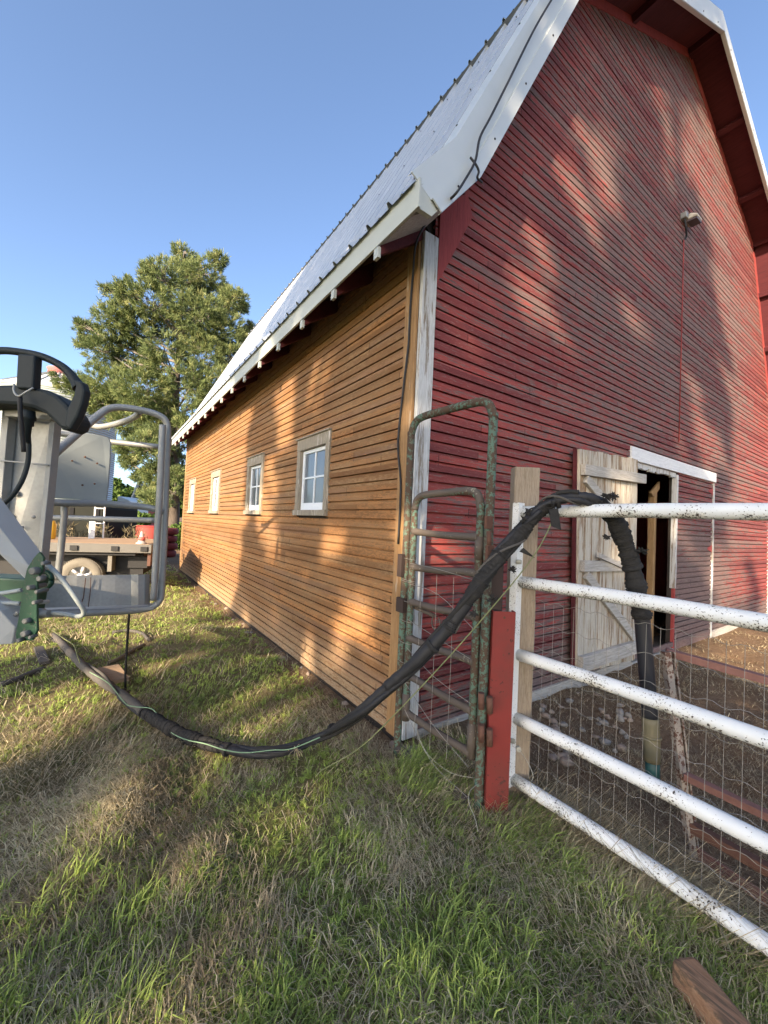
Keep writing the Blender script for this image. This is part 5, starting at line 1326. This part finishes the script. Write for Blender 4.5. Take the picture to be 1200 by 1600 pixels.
# ------------------------------------------------------------------ trees behind the viewer that throw the dappled shade
def inside(poly, x, y):
    c = False; j = len(poly) - 1
    for i in range(len(poly)):
        xi, yi = poly[i]; xj, yj = poly[j]
        if (yi > y) != (yj > y) and x < (xj - xi) * (y - yi) / (yj - yi) + xi: c = not c
        j = i
    return c
gaps_gable = [
 [(1012,131),(1040,146),(1095,168),(1130,200),(1230,300),(1230,1100),(1150,760),(1146,696),(1144,620),(1155,550),(1150,530),(1127,524),(1120,454),(1107,412),(1113,347),(1095,300),(1090,235),(1080,205),(1066,260),(1053,285),(1045,240),(1030,190)],
 [(866,229),(885,245),(905,300),(922,362),(905,355),(885,300),(862,262)],
 [(919,214),(950,270),(971,360),(955,352),(938,300)],
 [(795,356),(830,362),(862,405),(855,420),(820,400),(797,375)],
 [(772,416),(800,430),(850,470),(885,510),(885,560),(868,560),(858,510),(815,470),(776,440)],
 [(775,480),(800,500),(810,530),(790,520)],
 [(958,442),(975,455),(994,517),(978,515),(965,470)],
 [(905,262),(915,270),(905,290)],
 [(1063,568),(1080,590),(1092,640),(1103,700),(1090,690),(1075,630)],
 [(1043,655),(1060,665),(1066,712),(1048,706)],
 [(1118,688),(1128,694),(1137,722),(1124,716)],
 [(1098,705),(1112,715),(1115,745),(1100,735)],
 [(1108,860),(1125,840),(1165,850),(1166,930),(1150,960),(1108,950)],
 [(1138,780),(1160,800),(1150,850),(1132,830)],
 [(1050,810),(1075,830),(1070,880),(1055,860)],
 [(960,758),(990,760),(985,795),(962,790)],
 [(1020,905),(1040,900),(1040,940),(1022,940)],
 [(820,1010),(850,1000),(850,1030),(820,1035)],
]
gaps_side = [
 [(200,560),(392,560),(388,640),(380,700),(384,760),(372,850),(372,930),(345,960),(200,960)],
 [(476,565),(512,560),(512,612),(492,630),(478,600)],
 [(440,590),(470,575),(466,700),(448,715),(436,650)],
 [(410,720),(432,730),(430,860),(406,850)],
 [(506,815),(526,820),(522,885),(506,884)],
 [(540,930),(575,915),(584,960),(566,1020),(538,1010)],
 [(480,1005),(502,1010),(498,1048),(480,1045)],
 [(460,905),(480,900),(478,940),(462,942)],
]
gaps_ground = [
 [(-60,1085),(60,1070),(170,1085),(200,1130),(120,1190),(-60,1210)],
 [(150,1105),(230,1125),(215,1150),(140,1160)],
 [(125,1330),(160,1280),(210,1225),(258,1228),(240,1290),(190,1340),(150,1360)],
 [(262,1400),(290,1350),(345,1345),(330,1400),(280,1420)],
 [(470,1180),(520,1178),(525,1230),(485,1238)],
 [(555,1275),(592,1275),(590,1320),(560,1315)],
 [(945,1370),(1010,1370),(1060,1440),(1000,1490),(950,1440)],
 [(200,960),(300,930),(300,985),(235,1012),(205,1000)],
 [(285,1010),(320,1000),(310,1045),(285,1040)],
 [(345,1100),(405,1105),(400,1140),(350,1135)],
 [(255,900),(300,905),(300,925),(262,925)],
 [(1090,985),(1230,985),(1230,1075),(1130,1050)],
 [(0,1370),(110,1330),(120,1420),(20,1440)],
 [(300,1180),(340,1190),(330,1215),(296,1210)],
]
land = 0
def lit_spot(p):
    """where does the ray from p away from the sun land, and is that a spot the photograph shows sunlit?"""
    best = None
    d = -S3
    t = (YG - p[1]) / d[1]; h = p + d * t
    if 0 <= h[0] <= XR and h[2] > -.1: best = (t, h, 0)
    t = (0.0 - p[0]) / d[0]; h = p + d * t
    if YG <= h[1] <= YB and h[2] > -.1 and (best is None or t < best[0]): best = (t, h, 1)
    t = (0.0 - p[2]) / d[2]; h = p + d * t
    if best is None or t < best[0]: best = (t, h, 2)
    x, y, D = proj(best[1])
    if D < .2: return False
    global land; land = best[2]
    return any(inside(pl, x, y) for pl in (gaps_gable, gaps_side, gaps_ground)[best[2]])
nP = np.array([0.530, -0.848])            # across the sun direction
m_needle2 = leaf_mat('shade_tree_leaves', (0.035, 0.07, 0.015), (0.08, 0.13, 0.03), (0.16, 0.19, 0.05), .12)
for ti, (pc, Ls, rad, label) in enumerate(((-1.45, 19.0, 2.15, 'tall leafy tree behind the viewer, nearer the lift side'), (2.35, 20.5, 2.10, 'tall leafy tree behind the viewer, on the gate side'))):
    base = SH * Ls + nP * pc; tr_ = empty('shade_tree', (base[0], base[1], 0), label, 'tree', None)
    q = MB(); q.tube([(base[0], base[1], -.2), (base[0] + .1, base[1], 5), (base[0], base[1] + .1, 10), (base[0], base[1], 16)], [.32, .26, .17, .05], 12, 5); q.build('trunk', m_bark, tr_, True)
    r_ = np.random.default_rng(50 + ti); Cc = []; lim = MB()
    n = 0
    while n < 2400:
        u = r_.uniform(-rad, rad); v = r_.uniform(-2.0, 2.0); z = r_.uniform(4.6, 17.4)
        top = 17.6 - (abs(u) / rad) ** 2 * 1.3
        if (v / 2.0) ** 2 + (u / rad) ** 4 > 1.05 or z > top: continue
        n += 1
        p = np.array([base[0] + nP[0] * u + SH[0] * v, base[1] + nP[1] * u + SH[1] * v, z])
        lit_spot(p); lw = land
        if any(lit_spot(p + np.array([nP[0] * a_, nP[1] * a_, b_])) for a_, b_ in ((0, 0), (.19, 0), (-.19, 0), (0, .17), (0, -.17))): continue
        w1 = p[2] * math.cos(SUN_E) - (p[:2] @ SH) * math.sin(SUN_E); u1 = p[:2] @ nP
        if vnoise(u1, w1, 2.3, 71) > (.70 if lw == 2 else .83) or vnoise(u1 + 3, w1 * .7, 4.2, 72) > .91: continue
        Cc.append(p)
        if n % 40 == 0: lim.tube([(base[0], base[1], max(3.5, z - 1.5)), ((base[0] + p[0]) / 2, (base[1] + p[1]) / 2, z - .6), tuple(p)], [.06, .04, .015], 5, 3)
    lim.build('limbs', m_bark, tr_)
    Cc = np.array(Cc); dd = r_.normal(size=Cc.shape)
    V, A, B, tt = needles(Cc, dd * .2, 12, .26, .15, 1.0, r_); np_mesh('crown', V, A, B, m_needle2, tr_, {'tint': tt})

# ------------------------------------------------------------------ grass
m_grass = leaf_mat('grass_blades', (0.21, 0.25, 0.080), (0.36, 0.46, 0.12), (0.58, 0.66, 0.18), .45)
m_thatch = leaf_mat('dry_grass', (0.27, 0.21, 0.13), (0.56, 0.47, 0.30), (0.80, 0.71, 0.48), .35)
def polar(n, r0, r1, a0=-72, a1=66):
    r = r0 * (r1 / r0) ** rng.random(n); a = math.radians(35) + np.radians(rng.uniform(a0, a1, n))
    return CAM[0] + np.sin(a) * r, CAM[1] + np.cos(a) * r, r
def ok_lawn(x, y):
    inb = (x > -0.06) & (y > -0.20); yard = (x > 0.42) & (y <= -0.20)
    return ~inb & ~yard
def dry(x, y):
    d = vnoise(x, y, 1.1, 40) * .55 + vnoise(x, y, 3.4, 41) * .45 - .05
    # bald, hay-littered stretch across the middle of the foreground
    d = d + .22 * np.exp(-((x + 1.35) / .5) ** 2 - ((y + .1) / .9) ** 2) + .10 * np.exp(-((x + .75) / .7) ** 2 - ((y + 1.3) / .5) ** 2) + .16 * np.exp(-((x - .05) / .35) ** 2 - ((y + 1.4) / .7) ** 2)
    d = d - .25 * np.exp(-((x + 2.3) / .45) ** 2 - ((y + .6) / .9) ** 2) - .16 / (1 + np.exp(-(y - .5) * 3))
    return d
def blades(x, y, h, wd, lean, az, tint, r_=rng, curl=.5, zoff=0.0):
    n = len(x); z = hgt(x, y) - .006 + zoff
    b = np.stack([x, y, z], 1); L = np.stack([np.sin(az), np.cos(az), np.zeros(n)], 1); pa = r_.uniform(0, math.pi, n)
    S = np.stack([np.cos(pa), np.sin(pa), np.zeros(n)], 1); up = np.array([0, 0, 1.0]); h_ = h[:, None]; l = lean[:, None]; w_ = wd[:, None]
    p1 = b + up * h_ * .55 * np.sqrt(np.clip(1 - l**2 * .4, .05, 1)) + L * h_ * l * .35
    p2 = b + up * h_ * np.clip(1 - l * curl, .08, 1) + L * h_ * l * 1.0
    V = np.stack([b - S*w_*.5, b + S*w_*.5, p1 + S*w_*.42, p1 - S*w_*.42, p2], 1).reshape(-1, 3); i = np.arange(n) * 5
    return V, np.stack([i, i+1, i+2, i+3], 1), np.stack([i+3, i+2, i+4], 1), np.repeat(np.clip(tint, 0, 1), 5)
def cat(parts):
    Vs, As, Bs, Ts = [], [], [], []; o = 0
    for V, A, B, t in parts: Vs.append(V); As.append(A + o); Bs.append(B + o); Ts.append(t); o += len(V)
    return np.concatenate(Vs), np.concatenate(As), np.concatenate(Bs), np.concatenate(Ts)
parts = []
x, y, r = polar(120000, .62, 26.0); k = ok_lawn(x, y); x, y, r = x[k], y[k], r[k]
d = dry(x, y); k = rng.random(len(x)) > np.clip((d - .30) * 3.0, 0.10, .94); x, y, r, d = x[k], y[k], r[k], d[k]; n = len(x)
lod = np.clip(r / 2.4, 1, 7)
h = rng.uniform(.018, .050, n) * (1 + .6 * (vnoise(x, y, 2.2, 44) > .66)) * np.clip(lod, 1, 1.3)
parts.append(blades(x, y, h, rng.uniform(.0022, .0042, n) * lod, rng.uniform(.1, .95, n), rng.uniform(0, 6.28, n) * .55 + vnoise(x, y, 1.6, 45) * 4, .45 + (vnoise(x, y, 2.0, 46) - .5) * .7 + rng.normal(0, .16, n)))
def clumpify(x, y, r, nb, hs_, ws_, lean0, tintf):
    n = len(x); k = rng.integers(nb[0], nb[1], n); xi = np.repeat(x, k); yi = np.repeat(y, k); ri = np.repeat(r, k); N = len(xi)
    lod = np.clip(ri / 2.4, 1, 6); hc = np.repeat(rng.uniform(hs_[0], hs_[1], n), k); a = rng.uniform(0, 6.28, N); rad = np.abs(rng.normal(0, .009, N)) * lod
    bias = np.repeat(vnoise(x, y, 1.5, 77) * 9, k); az = np.where(rng.random(N) < .45, bias + rng.normal(0, .6, N), a)
    tc = np.repeat(tintf(x, y) + rng.normal(0, .13, n), k)
    return blades(xi + np.cos(a) * rad, yi + np.sin(a) * rad, hc * rng.uniform(.55, 1.15, N), rng.uniform(ws_[0], ws_[1], N) * lod, np.clip(rng.normal(lean0, .28, N), .05, 1.2), az, tc + rng.normal(0, .07, N), curl=.6)
x, y, r = polar(19000, .62, 24.0); k = ok_lawn(x, y); x, y, r = x[k], y[k], r[k]
k = rng.random(len(x)) > np.clip((dry(x, y) - .36) * 2.4, 0.04, .90); x, y, r = x[k], y[k], r[k]
parts.append(clumpify(x, y, r, (9, 24), (.024, .070), (.0028, .0052), .70, lambda a, b: .5 + (vnoise(a, b, 2.0, 46) - .5) * .7))
# broad-leaved weeds
x, y, r = polar(900, .7, 8.0); k = ok_lawn(x, y) & (vnoise(x, y, 1.4, 91) > .45); x, y, r = x[k], y[k], r[k]
parts.append(clumpify(x, y, r, (4, 9), (.030, .060), (.010, .018), .85, lambda a, b: .45 + 0 * a))
def tuft(px, py, rad, n, h0, h1, wd, lean, az, azs, tint):
    p = gnd(px, py); a = rng.uniform(0, 6.28, n); rr = rad * np.sqrt(rng.random(n)); x = p[0] + np.cos(a) * rr; y = p[1] + np.sin(a) * rr
    cxs = rng.uniform(-1, 1, (max(3, n // 14), 2)) * rad * .95; ci = rng.integers(0, len(cxs), n); mixc = rng.random(n) < .7
    x = np.where(mixc, p[0] + cxs[ci, 0] + rng.normal(0, .012, n), x); y = np.where(mixc, p[1] + cxs[ci, 1] + rng.normal(0, .012, n), y); az = az + np.where(mixc, (ci * 2.399) % 6.28 * .25 - .8, 0)
    k = (x < -.02) | (y < -.2); x, y, az = x[k], y[k], az[k]; n = len(x)
    parts.append(blades(x, y, rng.uniform(h0, h1, n) * .45, rng.uniform(.7, 1.3, n) * wd * .9, np.clip(rng.normal(lean, .22, n), 0, 1.15), az + rng.normal(0, azs, n), tint + rng.normal(0, .15, n) + (vnoise(x, y, 9.0, 51) - .5) * .4, curl=.5))
# azimuth 0 = +Y.  image-right is about +x,-y (az 125 deg), image-left az 305 deg
R_AZ, L_AZ, N_AZ = math.radians(125), math.radians(305), math.radians(215)
for (px, py, rad, n, h0, h1, wd, lean, az, azs, tint) in (
    (40, 1540, .30, 900, .14, .34, .0045, .45, R_AZ, 1.0, .45), (90, 1600, .25, 600, .14, .34, .0045, .5, R_AZ, 1.0, .5), (0, 1420, .3, 500, .12, .26, .005, .5, R_AZ, 1.2, .5), (120, 1420, .16, 260, .10, .22, .0055, .5, R_AZ, 1.6, .62),
    (180, 1385, .14, 200, .10, .20, .005, .5, L_AZ, 1.5, .65), (60, 1330, .25, 400, .08, .17, .004, .5, R_AZ, 2, .5),
    (410, 1545, .07, 240, .10, .17, .006, .25, R_AZ, 3, .7), (455, 1490, .07, 90, .10, .18, .006, .45, R_AZ, 3, .55),
    (290, 1570, .12, 200, .08, .16, .009, .6, R_AZ, 3, .5), (330, 1535, .08, 120, .08, .15, .008, .6, L_AZ, 2, .42),
    (545, 1345, .12, 260, .12, .20, .005, .5, R_AZ, 1.3, .72), (600, 1330, .16, 260, .10, .18, .004, .5, R_AZ, 1.5, .5),
    (700, 1500, .22, 700, .14, .27, .0048, .5, L_AZ, 1.8, .62), (740, 1440, .16, 420, .14, .26, .005, .7, R_AZ, .9, .55), (680, 1570, .16, 420, .14, .25, .0052, .35, R_AZ, 2, .75),
    (800, 1500, .25, 450, .10, .24, .004, .9, L_AZ, 1.2, .30), (900, 1560, .3, 500, .10, .22, .004, .9, L_AZ, 1.4, .28), (480, 1430, .2, 260, .08, .16, .005, .6, R_AZ, 3, .45),
    (655, 1215, .14, 700, .22, .42, .0042, .80, R_AZ, .5, .25), (700, 1240, .14, 500, .16, .34, .0040, .85, R_AZ, .6, .22), (640, 1190, .08, 240, .2, .34, .004, .7, R_AZ, .8, .35),
    (800, 1290, .14, 420, .16, .36, .0042, .85, R_AZ, .6, .22), (850, 1330, .16, 420, .16, .36, .004, .9, R_AZ, .6, .22), (770, 1290, .10, 160, .10, .22, .004, .7, R_AZ, 1.2, .4),
    (990, 1420, .14, 420, .12, .24, .0042, .55, R_AZ, 1.5, .72), (1100, 1500, .22, 420, .14, .30, .0045, .85, R_AZ, .9, .25), (1180, 1560, .16, 380, .12, .28, .004, .9, R_AZ, .8, .18), (1060, 1430, .12, 220, .12, .3, .004, .9, R_AZ, .6, .3),
    (620, 1280, .25, 500, .07, .15, .004, .6, N_AZ, 2.5, .42), (500, 1260, .3, 500, .05, .12, .004, .6, N_AZ, 3, .45), (760, 1340, .18, 300, .06, .14, .004, .8, L_AZ, 2, .3),
    (560, 1200, .2, 400, .06, .13, .0035, .6, R_AZ, 2, .4), (160, 1240, .3, 500, .05, .11, .004, .6, R_AZ, 2, .4), (840, 1420, .2, 350, .07, .16, .004, .8, L_AZ, 1.6, .33)):
    tuft(px, py, rad * 1.15, int(n * .55), h0, h1, wd * 1.1, lean, az, azs, tint)
V, A, B, tt = cat(parts)
tag(np_mesh('grass', V, A, B, m_grass, None, {'tint': tt}), 'green grass blades and long tufts covering the lawn beside the barn', 'grass', kind='stuff')

parts = []
x, y, r = polar(300000, .62, 17.0); k = ok_lawn(x, y); x, y, r = x[k], y[k], r[k]; d = dry(x, y)
k = rng.random(len(x)) < np.clip((d - .22) * 2.6, .12, 1); x, y, r = x[k], y[k], r[k]; n = len(x); lod = np.clip(r / 2.4, 1, 5)
fl = rng.uniform(.55, 1.2, n)
flow = vnoise(x, y, 1.3, 60) * 9 + rng.normal(0, .9, n)
parts.append(blades(x, y, rng.uniform(.035, .11, n) * np.clip(lod, 1, 1.4), rng.uniform(.0014, .0034, n) * (1 + (rng.random(n) < .08) * .8) * lod, np.clip(rng.normal(.98, .18, n), .5, 1.3), flow, .42 + (vnoise(x, y, 2.3, 61) - .5) * .6 + rng.normal(0, .2, n), curl=.84, zoff=.010))
# loose hay in the yard
x, y, r = polar(90000, 1.6, 13.0, 5, 62); k = (x > .30) & (y < -.16) & (x < 11); x, y, r = x[k], y[k], r[k]
k = rng.random(len(x)) < np.clip((vnoise(x, y, 1.8, 70) - .18) * 1.6, .1, 1); x, y, r = x[k], y[k], r[k]; n = len(x); lod = np.clip(r / 2.4, 1, 5)
parts.append(blades(x, y, rng.uniform(.02, .08, n), rng.uniform(.0013, .0028, n) * lod, np.clip(rng.normal(1.05, .15, n), .6, 1.3), rng.uniform(0, 6.28, n), .22 + rng.normal(0, .2, n), curl=.88, zoff=.008))
# tall dead grass combed over the bottom rail
def tuft2(px, py, rad, n, h0, h1, lean, az, azs, tint): tuft(px, py, rad, n, h0, h1, .0032, lean, az, azs, tint)
for (px, py, n, hmax) in ((850, 1262, 160, .75), (905, 1300, 160, .75), (965, 1345, 170, .7), (1030, 1390, 170, .7), (1100, 1440, 150, .6), (1170, 1500, 120, .6), (735, 1265, 60, .5)):
    p = gnd(px, py); x = p[0] + rng.normal(.05, .07, n); y = p[1] + rng.normal(0, .12, n)
    parts.append(blades(x, y, rng.uniform(.25, hmax, n) * .62, rng.uniform(.0016, .0030, n), np.clip(rng.normal(.95, .16, n), .5, 1.15), math.radians(185) + rng.normal(0, .35, n), .38 + rng.normal(0, .16, n), curl=.72))
for t_ in ((860, 1280, .16, 240, .15, .34, .95, R_AZ, .5, .5), (930, 1330, .14, 200, .15, .34, .95, R_AZ, .5, .45), (1000, 1400, .12, 200, .15, .32, .95, R_AZ, .5, .45), (1080, 1420, .12, 160, .12, .3, .95, R_AZ, .5, .4), (1020, 1500, .16, 300, .08, .2, .9, L_AZ, 1.4, .6),
           (680, 1225, .12, 120, .2, .38, .85, R_AZ, .6, .6), (220, 1270, .2, 700, .04, .10, 1.0, R_AZ, 3, .85), (300, 1385, .12, 300, .05, .11, 1.0, R_AZ, 3, .8), (150, 1180, .2, 260, .04, .1, 1.0, R_AZ, 3, .35), (190, 1290, .1, 300, .04, .09, .9, R_AZ, 3, .9)):
    tuft2(*t_)
V, A, B, tt = cat(parts)
tag(np_mesh('dry_grass', V, A, B, m_thatch, None, {'tint': tt}), 'dead straw-coloured thatch and loose hay lying over lawn and yard', 'dry grass', kind='stuff')
